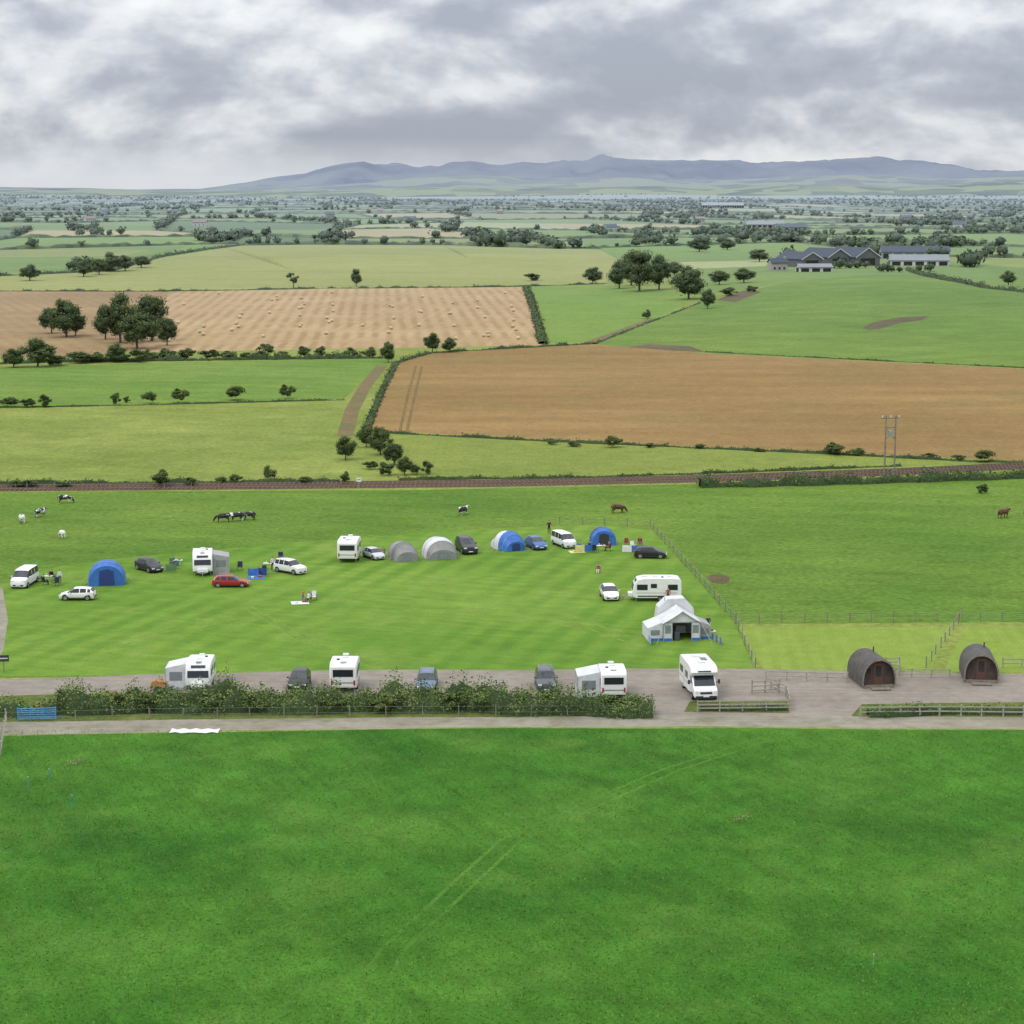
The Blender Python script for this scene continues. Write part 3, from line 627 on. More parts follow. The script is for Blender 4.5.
car('campervan',21,588,-94,wcar,'van',W=1.9,dy=1.8)
car('parked_car',76,601,180,wcar,'hatch',dy=.9,sc=.93)
tunnel_tent('frame_tent',104,586,-80,[(-1.9,1.85,1.9),(-.9,2.1,2.5),(.6,2.1,2.55),(1.8,1.95,2.3)],[blueF,blueF,blueF],1.8,door=blueD)
car('parked_car',147,573,-50,blk,'hatch',dy=1.5)
caravan('caravan',200,576,-82,2.3,awn=(1,1.9,awnG,3.0),Lc=4.6)
car('parked_car',230,588,0,redp,'estate',dy=.9,sc=.88)
car('parked_car',289,575,-40,wcar,'suv',dy=1.4,sc=.92)
caravan('caravan',348,563,88,2.3,Lc=4.4,sc=1.05)
car('parked_car',373,560,-60,silv,'hatch',dy=1.2,sc=.88)
tunnel_tent('tunnel_tent',402,562,-72,[(-3.0,1.0,1.1),(-1.6,1.5,1.9),(.2,1.55,2.1),(1.4,1.5,2.0),(2.2,1.3,1.2)],[beigeF,greyF,beigeF,greyF],2.2)
tunnel_tent('tunnel_tent',438,560,-76,[(-3.2,1.3,1.3),(-1.4,1.85,2.2),(.4,2.0,2.45),(1.8,1.9,2.2),(2.6,1.7,1.2)],[whiteF,whiteF,whiteF,greyF],2.6)
car('parked_car',466,554,-75,blk,'suv',W=1.85,dy=1.5,sc=1.05)
tunnel_tent('tunnel_tent',509,552,-62,[(-2.6,1.2,1.2),(-1.2,1.6,2.1),(.2,1.65,2.3),(1.2,1.55,2.0),(1.9,1.3,1.2)],[whiteF,whiteF,blueF,blueF],2.2,door=blueD)
car('parked_car',536,550,-70,bluep,'hatch',dy=1.4)
car('campervan',564,548,-68,wcar,'van',W=1.85,dy=1.4,sc=.92)
tunnel_tent('frame_tent',603,546,-84,[(-1.5,1.4,1.6),(-.6,1.6,2.1),(.7,1.65,2.15),(1.4,1.5,1.9)],[blueF,blueD,blueF],1.6,door=dark)
car('parked_car',651,559,-5,blk,'hatch',dy=.9,sc=.95)
car('parked_car',610,601,-85,wcar,'hatch',dy=1.6)
caravan('caravan',657,602,180,1.2,Lc=5.2,sc=1.0)
def trailer_tent(px,py,dy):
    # trailer tent: gabled awning facing the field, lower side annexe, trailer body and raised bed hood behind
    b=MB(); W,D,he,hr=3.6,3.4,1.85,2.95
    x0,x1,y0,y1=-W/2,W/2,-D/2,D/2
    for sg in(-1,1):
        b.add([(0,y0-.25,hr),(0,y1,hr),(sg*(x1+.12),y1,he-.08),(sg*(x1+.12),y0-.25,he-.08),(sg*.9,y0-.25,he+.5),(sg*.9,y1,he+.5)],[(0,1,5,4),(4,5,2,3)],whiteF)
        b.add([(sg*x1,y0,.02),(sg*x1,y1,.02),(sg*x1,y1,he),(sg*x1,y0,he)],[(0,1,2,3)],awnG)
        b.box((sg*(x1+.015),0,1.15),(.012,2.2,.8),awwin); b.box((sg*(x1+.02),0,.14),(.02,D,.28),blueF)
        b.add([(0,y0,he),(sg*x1,y0,he),(sg*.9,y0,he+.45),(0,y0,hr-.08)],[(0,1,2,3)],whiteF)
        b.box((sg*1.35,y0,he/2),(.8,.02,he),whiteF); b.box((sg*1.35,y0-.015,1.15),(.6,.012,.8),awwin); b.box((sg*1.35,y0-.02,.14),(.8,.02,.28),blueF)
        b.tube([(sg*x1,y0-.02,0),(sg*x1,y0-.02,he)],.03,awtrim,6); b.tube([(sg*.95,y0-.02,0),(sg*.95,y0-.02,he)],.03,awtrim,6)
        b.tube([(sg*x1,y0,he),(sg*x1*1.5,y0-1.4,0)],.012,offw,4)
    b.box((0,y1-.02,he/2),(W,.02,he),whiteF)
    b.box((0,y0-.02,he),(W,.05,.1),awtrim)
    # left annexe with lean-to roof, right windowed annexe
    b.add([(x0-.02,y0+.3,1.8),(x0-.02,y1,1.8),(x0-1.5,y1,1.25),(x0-1.5,y0+.3,1.25),(x0-1.5,y0+.3,.02),(x0-1.5,y1,.02),(x0-.02,y0+.3,.02)],[(0,1,2,3),(3,2,5,4),(0,3,4,6)],whiteF)
    b.box((x0-.75,y0+.28,.8),(.9,.012,.5),awwin); b.box((x0-.75,y0+.27,.12),(1.45,.02,.24),blueF)
    b.add([(x1+.02,y0+.6,1.8),(x1+.02,y1,1.8),(x1+1.2,y1,1.3),(x1+1.2,y0+.6,1.3),(x1+1.2,y0+.6,.02),(x1+1.2,y1,.02),(x1+.02,y0+.6,.02)],[(0,1,2,3),(3,2,5,4),(0,3,4,6)],awnG)
    b.box((x1+.6,y0+.58,.8),(.8,.012,.6),awwin); b.box((x1+.6,y0+.57,.12),(1.2,.02,.24),blueF)
    b.box((.2,.4,.75),(1.0,.8,.7),awnG); b.box((-.45,y0+.3,.45),(.5,.5,.85),cl0)
    b.box((0,y1+.9,.75),(2.8,1.6,.6),offw); b.prof([(-1.9,1.06),(-1.7,2.6),(-.8,3.45),(.9,3.5),(1.8,2.5),(2.0,1.06)],.75,whiteF,.05,y0=y1+.85)
    for x in(-1.45,1.45): b.tube([(x-.1,y1+.9,.3),(x+.1,y1+.9,.3)],.3,rubber,12)
    b.tube([(-.9,y1+.2,2.2),(-1.1,y1+.2,3.6)],.02,dark,5)
    for i in range(4): b.box((-3.3,y0-.1-i*.5,.4),(.02,.48,.7),blueF if i%2 else whiteF)
    for i in range(5): b.box((3.0+.1*i,y0-.1-i*.5,.4),(.02,.48,.7),blueF if i%2==0 else awtrim)
    return b.obj('trailer_tent',G(px,py,dy),R(6),1.02)
cl0=omat('dark_box',(.05,.06,.08),.8)
trailer_tent(680,641,1.8)
podR=omat('pod_shingle_roof',(.085,.078,.07),.85,var=.35,nscale=2,plank=('X',.3,.6)); podF=omat('pod_front_boards',(.065,.042,.034),.7,var=.25,plank=('Y',.14,.5)); podD=omat('pod_door',(.09,.045,.03),.6,plank=('Y',.12,.6))
def pod(px,py,hd,dy):
    b=MB(); n=18
    def rg(x,w,h):
        return [(x,math.cos(math.pi*i/n)*w*(1+.06*math.sin(math.pi*i/n)),.25+max(0,math.sin(math.pi*i/n))**.75*h) for i in range(n+1)]
    b.loft([rg(-2.0,1.5,2.3),rg(2.3,1.5,2.3)],podR,cap=False,closed=False)
    b.loft([rg(-2.0,1.4,2.2),rg(2.3,1.4,2.2)],podF,cap=False,closed=False)
    for x in(-2.0,2.3):
        a=rg(x,1.5,2.3);c=rg(x,1.36,2.15); b.add(a+c,[(i,i+1,n+2+i,n+1+i) for i in range(n)],wood)
    for x in(-1.95,1.95): r_=rg(x,1.42,2.22); b.add(r_,[tuple(range(n+1))],podF)
    b.box((1.98,0,1.2),(.05,.85,1.85),podD); b.box((2.012,0,1.45),(.02,.5,.9),glass)
    for sg in(-1,1): b.box((1.98,sg*.85,1.45),(.05,.5,.7),podD); b.box((2.012,sg*.85,1.45),(.02,.38,.56),glass)
    b.box((0,0,.13),(4.3,2.7,.25),wood); b.box((2.75,0,.1),(.8,1.6,.1),wood); b.tube([(-1,.5,2.3),(-1,.5,2.9)],.06,dark,8)
    return b.obj('camping_pod',G(px,py,dy),R(hd),1.05)
pod(875,688,-82,2.2); pod(984,683,-97,2.2)
# ------------------------------------------------------------------ fences
def fence(name,pts,sp=2.5,h=1.1,rails=(.5,.95),rt=.1,mat=wood,pw=.11,wire=False):
    b=MB(); W=[G(*p) for p in pts]
    for a,c in zip(W[:-1],W[1:]):
        n=max(1,round((c-a).length/sp)); d=(c-a); rz=math.atan2(d.y,d.x)
        for i in range(n+1):
            p=a.lerp(c,i/n); hj=h*random.uniform(.9,1.1); b.box((p.x+random.uniform(-.06,.06),p.y,p.z+hj/2),(pw,pw,hj),mat,rz,ry=random.uniform(-.07,.07))
            if i<n:
                q=a.lerp(c,(i+1)/n); m=(p+q)/2; l=(q-p).length
                for r_ in rails:
                    if wire: b.tube([p+Vector((0,0,r_)),q+Vector((0,0,r_))],.008,galv,4)
                    else: b.box((m.x+math.sin(rz)*.08,m.y-math.cos(rz)*.08,m.z+r_),(l,.04,rt),mat,rz)
    return b.obj(name,smooth=False)
fence('wire_fence',[(650,527),(700,582),(736,624),(755,668)],3.2,1.05,(.4,.8,1.0),wire=True,pw=.09)
fence('wire_fence',[(736,624),(850,622),(1024,622),(1200,630)],2.2,1.05,(.4,.8,1.0),wire=True,pw=.09)
fence('wire_fence',[(962,618),(926,668)],2.8,1.05,(.4,.8,1.0),wire=True,pw=.09)
fence('wire_fence',[(0,723),(150,719),(350,717),(640,716)],3,1.0,(.4,.9),wire=True,pw=.08)
fence('wire_fence',[(-200,492),(0,491),(300,489),(500,487.5),(700,483),(860,479)],4,1.1,(.4,.9),wire=True,pw=.1)
fence('wire_fence',[(560,524),(650,527)],3,1.0,(.5,.9),wire=True)
fence('post_and_rail_fence',[(697,712),(789,711),(786,697),(770,690)],1.8,1.05,(.35,.65,.95),mat=paleW)
fence('post_and_rail_fence',[(752,694),(779,692)],1.2,1.3,(.3,.7,1.1),mat=paleW)
fence('post_and_rail_fence',[(766,680),(848,682)],1.8,.9,(.4,.8),mat=paleW)
fence('post_and_rail_fence',[(893,678),(950,678)],1.8,.9,(.4,.8),mat=paleW)
fence('post_and_rail_fence',[(860,717),(940,716),(1024,717),(1200,720)],1.9,.95,(.45,.85),mat=paleW)
fence('post_and_rail_fence',[(1003,668),(1100,668)],1.8,.95,(.45,.85),mat=paleW)
fence('post_and_rail_fence',[(0,755),(6,722)],1.8,1.1,(.45,.85),mat=paleW)
fence('post_and_rail_fence',[(886,668),(899,668),(899,676)],1.0,1.0,(.3,.6,.9),mat=paleW)
blueG=omat('blue_gate_paint',(.06,.25,.45),.5)
b=MB(); a=G(18,721);c=G(56,720)
for i in range(6): b.tube([a+Vector((0,0,.15+.18*i)),c+Vector((0,0,.15+.18*i))],.045,blueG,6)
for i in range(4): q=a.lerp(c,i/3); b.tube([q,q+Vector((0,0,1.15))],.05,blueG,6)
b.obj('field_gate')
# ------------------------------------------------------------------ railway
b=MB(); rl=[G(*p) for p in[(-500,493),(0,488),(250,486),(500,483.5),(700,479),(900,472),(1024,466),(1500,440)]]
rs=omat('rail_steel',(.13,.085,.065),.6,.3); sl=omat('sleeper_concrete',(.17,.125,.095),.9)
for o_ in(-2.6,-1.17,1.17,2.6):
    b.tube([p+Vector((0,o_,.18)) for p in rl],.07,rs,4)
for a,c in zip(rl[:-1],rl[1:]):
    n=int((c-a).length/.7); d=c-a; rz=math.atan2(d.y,d.x)
    for i in range(n):
        p=a.lerp(c,i/n)
        for s_ in(-1.9,1.9): b.box((p.x,p.y+s_,.05),(.25,2.4,.1),sl,rz)
b.obj('railway_track',smooth=False)
b=MB(); b.tube([(0,0,0),(0,0,1.6)],.05,galv,6); b.box((0,-.03,1.4),(.7,.04,.6),white); b.box((0,-.052,1.4),(.5,.01,.12),dark); b.obj('railway_sign',G(359,489),0)
b=MB()
for x in(-.8,.8): b.tube([(x,0,0),(x,0,10.2)],[.15,.1],wood,10)
b.box((0,0,9.8),(3.0,.14,.16),wood); b.box((0,0,8.4),(1.8,.12,.14),wood); b.tube([(-.8,0,6.5),(.8,0,8.3)],.05,wood,6); b.tube([(.8,0,6.5),(-.8,0,8.3)],.05,wood,6)
b.box((0,0,7.4),(.7,.55,.9),galv)
for x in(-1.35,0,1.35):
    for k in range(3): b.tube([(x,0,9.9+k*.12),(x,0,9.97+k*.12)],[.1,.07],offw,8)
b.obj('utility_pole',G(889,482),R(12))
# ------------------------------------------------------------------ farm & distant buildings
roofB=omat('slate_sheet_roof',(.035,.045,.07),.7,haze=True,var=.12,nscale=.2,spec=.1); roofG=omat('pale_sheet_roof',(.17,.185,.2),.6,haze=True,nscale=.2); wallC=omat('barn_cladding',(.26,.27,.27),.8,haze=True,nscale=.2); wallD=omat('barn_boards',(.08,.08,.085),.8,haze=True,nscale=.3); dkin=omat('barn_opening',(.02,.02,.02),.9); roofRd=omat('tile_roof',(.2,.13,.1),.8,haze=True); stone=omat('stone_wall',(.32,.29,.26),.9,haze=True,nscale=.6)
barge=omat('white_bargeboard',(.55,.55,.55),.6,haze=True); wallW=omat('white_render_wall',(.5,.5,.49),.8,haze=True)
def barn(name,px,py,Ln,W,he,hr,hd,roof,wall,dy=0,house=False,trim=False):
    b=MB(); x=Ln/2;y=W/2
    b.add([(-x,-y,-1),(x,-y,-1),(x,y,-1),(-x,y,-1),(-x,-y,he),(x,-y,he),(x,y,he),(-x,y,he),(-x,0,hr-.05),(x,0,hr-.05)],[(0,1,5,4),(2,3,7,6),(1,2,6,9,5),(3,0,4,8,7)],wall)
    for sg in(-1,1):
        t=.18; b.add([(-x-.5,0,hr),(x+.5,0,hr),(x+.5,sg*(y+.6),he-.1),(-x-.5,sg*(y+.6),he-.1),(-x-.5,0,hr+t),(x+.5,0,hr+t),(x+.5,sg*(y+.6),he-.1+t),(-x-.5,sg*(y+.6),he-.1+t)],[(0,1,2,3),(4,5,6,7),(2,3,7,6),(0,3,7,4),(1,2,6,5)],roof)
        if trim:
            for e in(-x-.55,x+.55): b.add([(e,0,hr-.35),(e,0,hr+.25),(e,sg*(y+.6),he+.15),(e,sg*(y+.6),he-.45)],[(0,1,2,3)],barge)
    if house:
        for sg in(-1,1):
            for k in(-.3,0,.3):
                for z in(1.4,4.0):
                    if z<he-.8: b.box((k*Ln,sg*(y+.01),z),(1.1,.06,1.3),glass)
        for k in(-1,1): b.box((k*(x-.6),0,hr+.4),(1.0,.8,1.6),wall)
    else:
        n=max(1,int(Ln/6))
        for k in range(n): b.box((-x+Ln*(k+.5)/n,-y-.02,he*.42),(Ln/n*.72,.08,he*.7),dkin)
        for sg in(-1,1): b.box((sg*(x+.02),0,he*.45),(.08,W*.6,he*.85),dkin)
    return b.obj(name,G(px,py,dy),R(hd),smooth=False)
barn('farm_barn',801,267,24,15,4.5,8.5,120,roofB,wallD,8,trim=True)
barn('farm_barn',828,266,28,17,5,10,120,roofB,wallD,14,trim=True)
barn('farm_barn',857,266,28,18,5,10.5,120,roofB,wallD,16,trim=True)
barn('farm_barn',815,272,18,8,2.6,4.2,8,roofG,wallW,4)
barn('farm_barn',921,266,34,13,3.2,6.4,-4,roofG,wallW,8)
barn('farm_barn',911,260,28,17,4.5,8,-4,roofB,wallC,30)
barn('farm_barn',943,257,18,14,3.6,6.5,-4,roofB,wallC,25)
barn('farmhouse',779,271,9,7,4.4,6.6,10,roofB,stone,6,True)
barn('farmhouse',700,222,14,8,5,8,0,roofRd,stone,0,True)
barn('farm_barn',722,208,105,40,7,14,3,roofG,wallC)
barn('farm_barn',765,228,46,18,4.5,9,-8,roofG,stone)
barn('farm_barn',790,231,36,16,4.5,8.5,20,roofB,wallC)
for i,(x,y) in enumerate([(60,210),(105,214),(240,206),(330,217),(445,205),(560,208),(90,222),(610,231),(830,211),(905,220),(985,213),(380,213),(500,214),(200,226),(660,203),(760,201),(890,203),(150,203),(410,222),(960,228)]):
    barn('farmhouse',x,y,random.uniform(10,20),8,4.6,8,random.uniform(-30,40),random.choice([roofRd,roofB,roofB]),random.choice([stone,wallW]),0,True)
b=MB(); straw=omat('straw',(.44,.37,.23),.95,var=.2,nscale=1)
for k in range(64):
    row=random.randint(0,11); yy=random.uniform(293,342); u=(row+.5)/12; xx=(176+u*344)+(yy-292)*(-.5+u*.8)+random.uniform(-3,3); p=G(xx,yy); a=random.uniform(-.3,.3)
    d=Vector((math.cos(a),math.sin(a),0))*.5; b.tube([p-d+Vector((0,0,.48)),p+d+Vector((0,0,.48))],.5,straw,14)
b.obj('straw_bales')
# ------------------------------------------------------------------ people and animals
def skin(verts,rad,edges,root=0,sub=1):
    me=bpy.data.meshes.new('sk'); me.from_pydata(verts,edges,[]); o=bpy.data.objects.new('sk',me); scene.collection.objects.link(o)
    o.modifiers.new('s','SKIN')
    for i,v in enumerate(me.skin_vertices[0].data):
        r_=rad[i]; v.radius=r_ if hasattr(r_,'__len__') else (r_,r_); v.use_root=(i==root)
    m=o.modifiers.new('u','SUBSURF'); m.levels=sub; m.render_levels=sub
    dg=bpy.context.evaluated_depsgraph_get(); nm=bpy.data.meshes.new_from_object(o.evaluated_get(dg)); bpy.data.objects.remove(o)
    V=[v.co[:] for v in nm.vertices];F=[tuple(p.vertices) for p in nm.polygons]; return V,F
def cowdata(graze):
    hd=[(1.02,0,.84),(1.26,0,.5),(1.46,0,.14)] if graze else [(1.02,0,1.14),(1.26,0,1.24),(1.58,0,1.02)]
    v=[(-.3,0,.94),(-.82,0,1.02),(.28,0,.92),(.72,0,.96)]+hd; r_=[(.44,.4),(.32,.3),(.46,.42),(.36,.34),(.25,.21),(.16,.16),(.11,.11)]
    e=[(0,1),(0,2),(2,3),(3,4),(4,5),(5,6)]
    for sg in(-1,1):
        k=len(v); v+=[(-.72,sg*.22,.76),(-.64,sg*.25,.58),(-.88,sg*.24,.38),(-.82,sg*.24,.12),(-.76,sg*.24,.03)]; r_+=[.19,.13,.07,.055,.07]; e+=[(1,k),(k,k+1),(k+1,k+2),(k+2,k+3),(k+3,k+4)]
        k=len(v); v+=[(.66,sg*.21,.72),(.62,sg*.22,.54),(.66,sg*.22,.33),(.65,sg*.22,.11),(.7,sg*.22,.03)]; r_+=[.17,.11,.07,.055,.07]; e+=[(3,k),(k,k+1),(k+1,k+2),(k+2,k+3),(k+3,k+4)]
    k=len(v); v+=[(-1.1,0,1.04),(-1.17,0,.7),(-1.15,0,.4)]; r_+=[.04,.022,.045]; e+=[(1,k),(k,k+1),(k+1,k+2)]
    return skin(v,r_,e)
CG=cowdata(True);CS=cowdata(False)
def cowmat(name,a,c,th):
    s=NT(name); tc=s.n('ShaderNodeTexCoord'); oi=s.n('ShaderNodeObjectInfo'); ad=s.n('ShaderNodeVectorMath',operation='ADD'); s.l(tc.outputs['Object'],ad.inputs[0]); s.l(oi.outputs['Location'],ad.inputs[1])
    s.l(s.mix(s.mapr(s.noise(ad.outputs[0],1.6,2),th,th+.02,0,1),a,c),s.bs.inputs['Base Color']); s.bs.inputs['Roughness'].default_value=.8; return s.mat
fr=cowmat('friesian_hide',(.02,.02,.02,1),(.7,.68,.64,1),.52); bk=cowmat('black_hide',(.02,.018,.016,1),(.6,.58,.55,1),.6); wh=cowmat('cream_hide',(.7,.68,.62,1),(.02,.02,.02,1),.6); br=cowmat('brown_hide',(.1,.04,.022,1),(.05,.026,.02,1),.6); pink=omat('muzzle',(.3,.2,.18),.7)
def cow(px,py,hd,mat,graze=True,sc=1.0):
    b=MB(); V,F=CG if graze else CS; b.add(V,F,mat)
    hp,mz=((1.26,.5),(1.46,.14)) if graze else ((1.26,1.24),(1.58,1.02))
    for sg in(-1,1):
        b.tube([(hp[0]-.02,sg*.1,hp[1]+.08),(hp[0]-.06,sg*.22,hp[1]+.1),(hp[0]-.04,sg*.33,hp[1]+.02)],[.035,.06,.015],mat,6)
        b.tube([(hp[0]-.02,sg*.07,hp[1]+.12),(hp[0]+.02,sg*.14,hp[1]+.22)],[.02,.006],offw,5)
    b.tube([(mz[0]-.02,0,mz[1]+.02),(mz[0]+.06,0,mz[1]-.01)],[.1,.07],pink,8)
    b.tube([(-.5,0,.6),(-.5,0,.48)],[.15,.09],pink,8)
    return b.obj('cow',G(px,py),R(hd),sc)
for a in [(22,523,110,wh,True,.95),(40,517,60,fr,False,.9),(65,503,10,fr,True,.9),(62,538,120,wh,True,.8),(223,522,185,bk,True,.9),(237,521,200,fr,False,.9),(249,520,165,bk,True,.9),(463,515,60,fr,False,.9),(618,513,20,br,True,.95),(1003,518,40,br,False,.95),(1030,516,20,bk,True,.9)]:
    cow(*a)
skinm=omat('skin',(.5,.3,.22),.6)
def chairparts(b,fab):
    b.box((.1,0,.4),(.5,.52,.04),fab); b.box((-.18,0,.7),(.04,.52,.6),fab,ry=R(-10))
    for x in(-.15,.35):
        for y in(-.28,.28): b.tube([(x,y,0),(x,y,.62 if x>0 else .98)],.014,dark,5)
    for y in(-.28,.28): b.box((.1,y,.62),(.5,.05,.03),dark)
def person(px,py,hd,top,leg,hair,pose='stand',sc=1.0):
    sit=pose=='sit'; pz=.5 if sit else .95
    v=[(0,0,pz),(-.01,0,pz+.18),(0,0,pz+.4),(0,0,pz+.52),(.01,0,pz+.6),(.02,0,pz+.69),(.02,0,pz+.77)]; r_=[(.15,.11),(.13,.1),(.17,.11),(.07,.06),(.055,.055),(.085,.095),(.07,.08)]
    e=[(0,1),(1,2),(2,3),(3,4),(4,5),(5,6)]
    for sg in(-1,1):
        k=len(v)
        if sit: v+=[(.08,sg*.1,.48),(.45,sg*.12,.5),(.47,sg*.12,.1),(.6,sg*.13,.04)]
        else: v+=[(0,sg*.1,.86),(.03+.06*sg,sg*.11,.48),(-.02+.09*sg,sg*.11,.09),(.12+.09*sg,sg*.12,.04)]
        r_+=[.09,.065,.042,.04]; e+=[(0,k),(k,k+1),(k+1,k+2),(k+2,k+3)]
        k=len(v); v+=[(0,sg*.19,pz+.46),(-.04,sg*.25,pz+.2),(.14,sg*.23,pz-.0),(.2,sg*.22,pz-.05)]; r_+=[.055,.042,.03,.032]; e+=[(2,k),(k,k+1),(k+1,k+2),(k+2,k+3)]
    V,F=skin(v,r_,e); b=MB()
    def fm(i):
        c=[sum(V[k][q] for k in F[i])/len(F[i]) for q in range(3)]
        if c[2]>pz+.7 or (c[2]>pz+.6 and c[0]<-.01): return hair
        if c[2]>pz+.52: return skinm
        if c[2]<.08: return dark
        if (abs(c[1])>.19 and c[0]>.06 and c[2]<pz+.1): return skinm
        if c[2]>pz+.03 or abs(c[1])>.2: return top
        return leg
    b.add(V,F,fm)
    for sg in(-1,1):
        for q in range(4):
            y=sg*(.19+.02*q); l=(.07,.08,.075,.06)[q]; b.tube([(.2,y,pz-.05),(.2+l*.6,y,pz-.07),(.2+l,y,pz-.1)],[.01,.009,.007],skinm,5)
        b.tube([(.17,sg*.19,pz-.03),(.21,sg*.165,pz-.04),(.24,sg*.16,pz-.05)],[.011,.01,.008],skinm,5)
        b.tube([(.02,sg*.085,pz+.68),(.01,sg*.1,pz+.69)],[.02,.012],skinm,5)
    b.tube([(.1,0,pz+.69),(.125,0,pz+.66)],[.01,.016],skinm,5)
    if sit: chairparts(b,leg)
    return b.obj('person',G(px,py),R(hd),sc)
cl=[omat('navy_cloth',(.02,.03,.07),.9),omat('red_cloth',(.3,.04,.04),.9),omat('orange_cloth',(.42,.2,.09),.9),omat('black_cloth',(.015,.015,.015),.9),omat('white_cloth',(.62,.62,.62),.9),omat('denim',(.06,.1,.18),.9),omat('green_cloth',(.1,.2,.08),.9)]
hr1=omat('brown_hair',(.05,.03,.02),.8)
for a in [(549,534,-90,cl[3],cl[3],'stand',1.05),(303,601,-60,cl[2],cl[5],'stand',.72),(309,602,-120,cl[4],cl[0],'sit',.9),(598,573,-100,cl[1],cl[4],'sit',.9),(52,580,-30,cl[3],cl[5],'sit',1),(60,584,-90,cl[4],cl[5],'stand',.98),(44,585,30,cl[0],cl[3],'sit',1),(273,571,-70,cl[4],cl[3],'stand',1),(281,560,-70,cl[0],cl[5],'sit',1),
          (590,551,-20,cl[3],cl[5],'sit',1),(609,551,190,cl[1],cl[0],'sit',1),(640,546,-90,cl[1],cl[5],'sit',1),(172,566,-90,cl[6],cl[5],'sit',1),(668,603,-100,cl[1],cl[0],'stand',1),(383,556,-90,cl[2],cl[5],'sit',.9),(708,632,-90,cl[0],cl[5],'stand',1.0)]:
    person(a[0],a[1],a[2],a[3],a[4],hr1,a[5],a[6])
def chair(px,py,hd,fab): b=MB(); chairparts(b,fab); b.obj('camping_chair',G(px,py),R(hd))
for a in [(56,586,-120,cl[3]),(38,582,0,cl[0]),(265,574,-60,cl[0]),(176,569,-110,cl[5]),(595,553,-60,cl[3]),(632,549,-90,cl[4]),(627,546,-60,cl[1]),(240,570,-90,cl[0]),(314,600,-90,cl[4]),(579,552,-90,blueF)]: chair(*a)
def table(px,py,col):
    b=MB(); b.box((0,0,.7),(1.1,.6,.04),col)
    for x in(-.5,.5):
        for y in(-.25,.25): b.tube([(x*.9,y,0),(x,y,.68)],.015,galv,5)
    b.box((.2,0,.8),(.2,.15,.16),cl[1]); b.tube([(-.2,.1,.72),(-.2,.1,.95)],.05,cl[4],8); b.obj('camping_table',G(px,py),random.uniform(-.4,.4))
for a in[(48,582,offw),(268,569,cl[4]),(601,551,offw),(636,552,offw),(178,566,offw),(710,638,offw)]: table(*a)
def windbreak(px,py,hd,n,cols):
    b=MB()
    for i in range(n):
        b.tube([(i*1.2,0,0),(i*1.2,0,1.15)],.02,wood,5)
        if i<n-1: b.add([(i*1.2,0,.15),(i*1.2+1.2,0,.15),(i*1.2+1.2,0,1.0),(i*1.2+.6,.06,.96),(i*1.2,0,1.0)],[(0,1,2,3,4)],cols[i%len(cols)])
    b.obj('windbreak',G(px,py),R(hd),smooth=False)
windbreak(248,577,2,2,[blueF]); windbreak(258,576,-25,2,[blueD]); windbreak(622,553,-10,3,[cl[4],blueF]); windbreak(575,553,8,3,[plate,blueF]); windbreak(166,573,20,2,[cl[6]])
for x,y,m in[(256,578,blueF),(577,552,plate),(300,603,cl[4])]:
    b=MB(); b.box((0,0,.03),(1.9,1.6,.04),m); b.box((.5,.2,.12),(.5,.35,.16),cl[1]); b.box((-.4,-.2,.14),(.3,.3,.2),cl[4]); b.obj('picnic_blanket',G(x,y),.2,bevel=.03)
b=MB(); b.prof([(-.8,.3),(-.8,.9),(-.4,1.0),(.5,1.0),(.7,.7),(.7,.3)],.5,cl[2],.05); b.tube([(-.0,-.6,.22),(0,.6,.22)],.22,rubber,12); b.tube([(.7,0,.35),(1.3,0,.35)],.03,galv,5); b.obj('small_trailer',G(157,692,.8),R(180),.9)
b=MB(); b.tube([(0,0,0),(0,0,1.5)],.05,wood,6); b.box((0,-.04,1.3),(1.0,.05,.6),dark); b.box((0,-.07,1.3),(.8,.01,.1),offw); b.obj('notice_board',G(4,672),.1)
b=MB(); n=9; b.add([(-2.1+i*.5,(-.6+.15*math.sin(i*2)),.05+.03*(i%2)) for i in range(n)]+[(-2.1+i*.5,(.6+.2*math.cos(i*3)),.05+.03*((i+1)%2)) for i in range(n)],[(i,i+1,n+i+1,n+i) for i in range(n-1)],cl[4]); b.obj('plastic_sheet',G(196,731.5),0)
for x,y,h in[(28,790,1.0),(49,779,.8),(72,807,.9),(873,966,.7)]:
    b=MB(); b.tube([(0,0,0),(.03,0,h)],.022,paleW if x>100 else blueG,6); b.box((.03,0,h),(.05,.03,.08),cl[4]); b.obj('marker_stake',G(x,y))
q=[]
for x,y in[(738,822),(745,819),(72,766),(80,763)]:
    p=np.array(G(x,y)); q.append(p+rng.normal(size=(60,3))*np.array([.25,.2,.12])+np.array([0,0,.25]))
Q,Fq=quads(np.concatenate(q),.12); build('weed_clump',[(Q,Fq,0)],[omat('dry_weed',(.24,.24,.1),.9)])
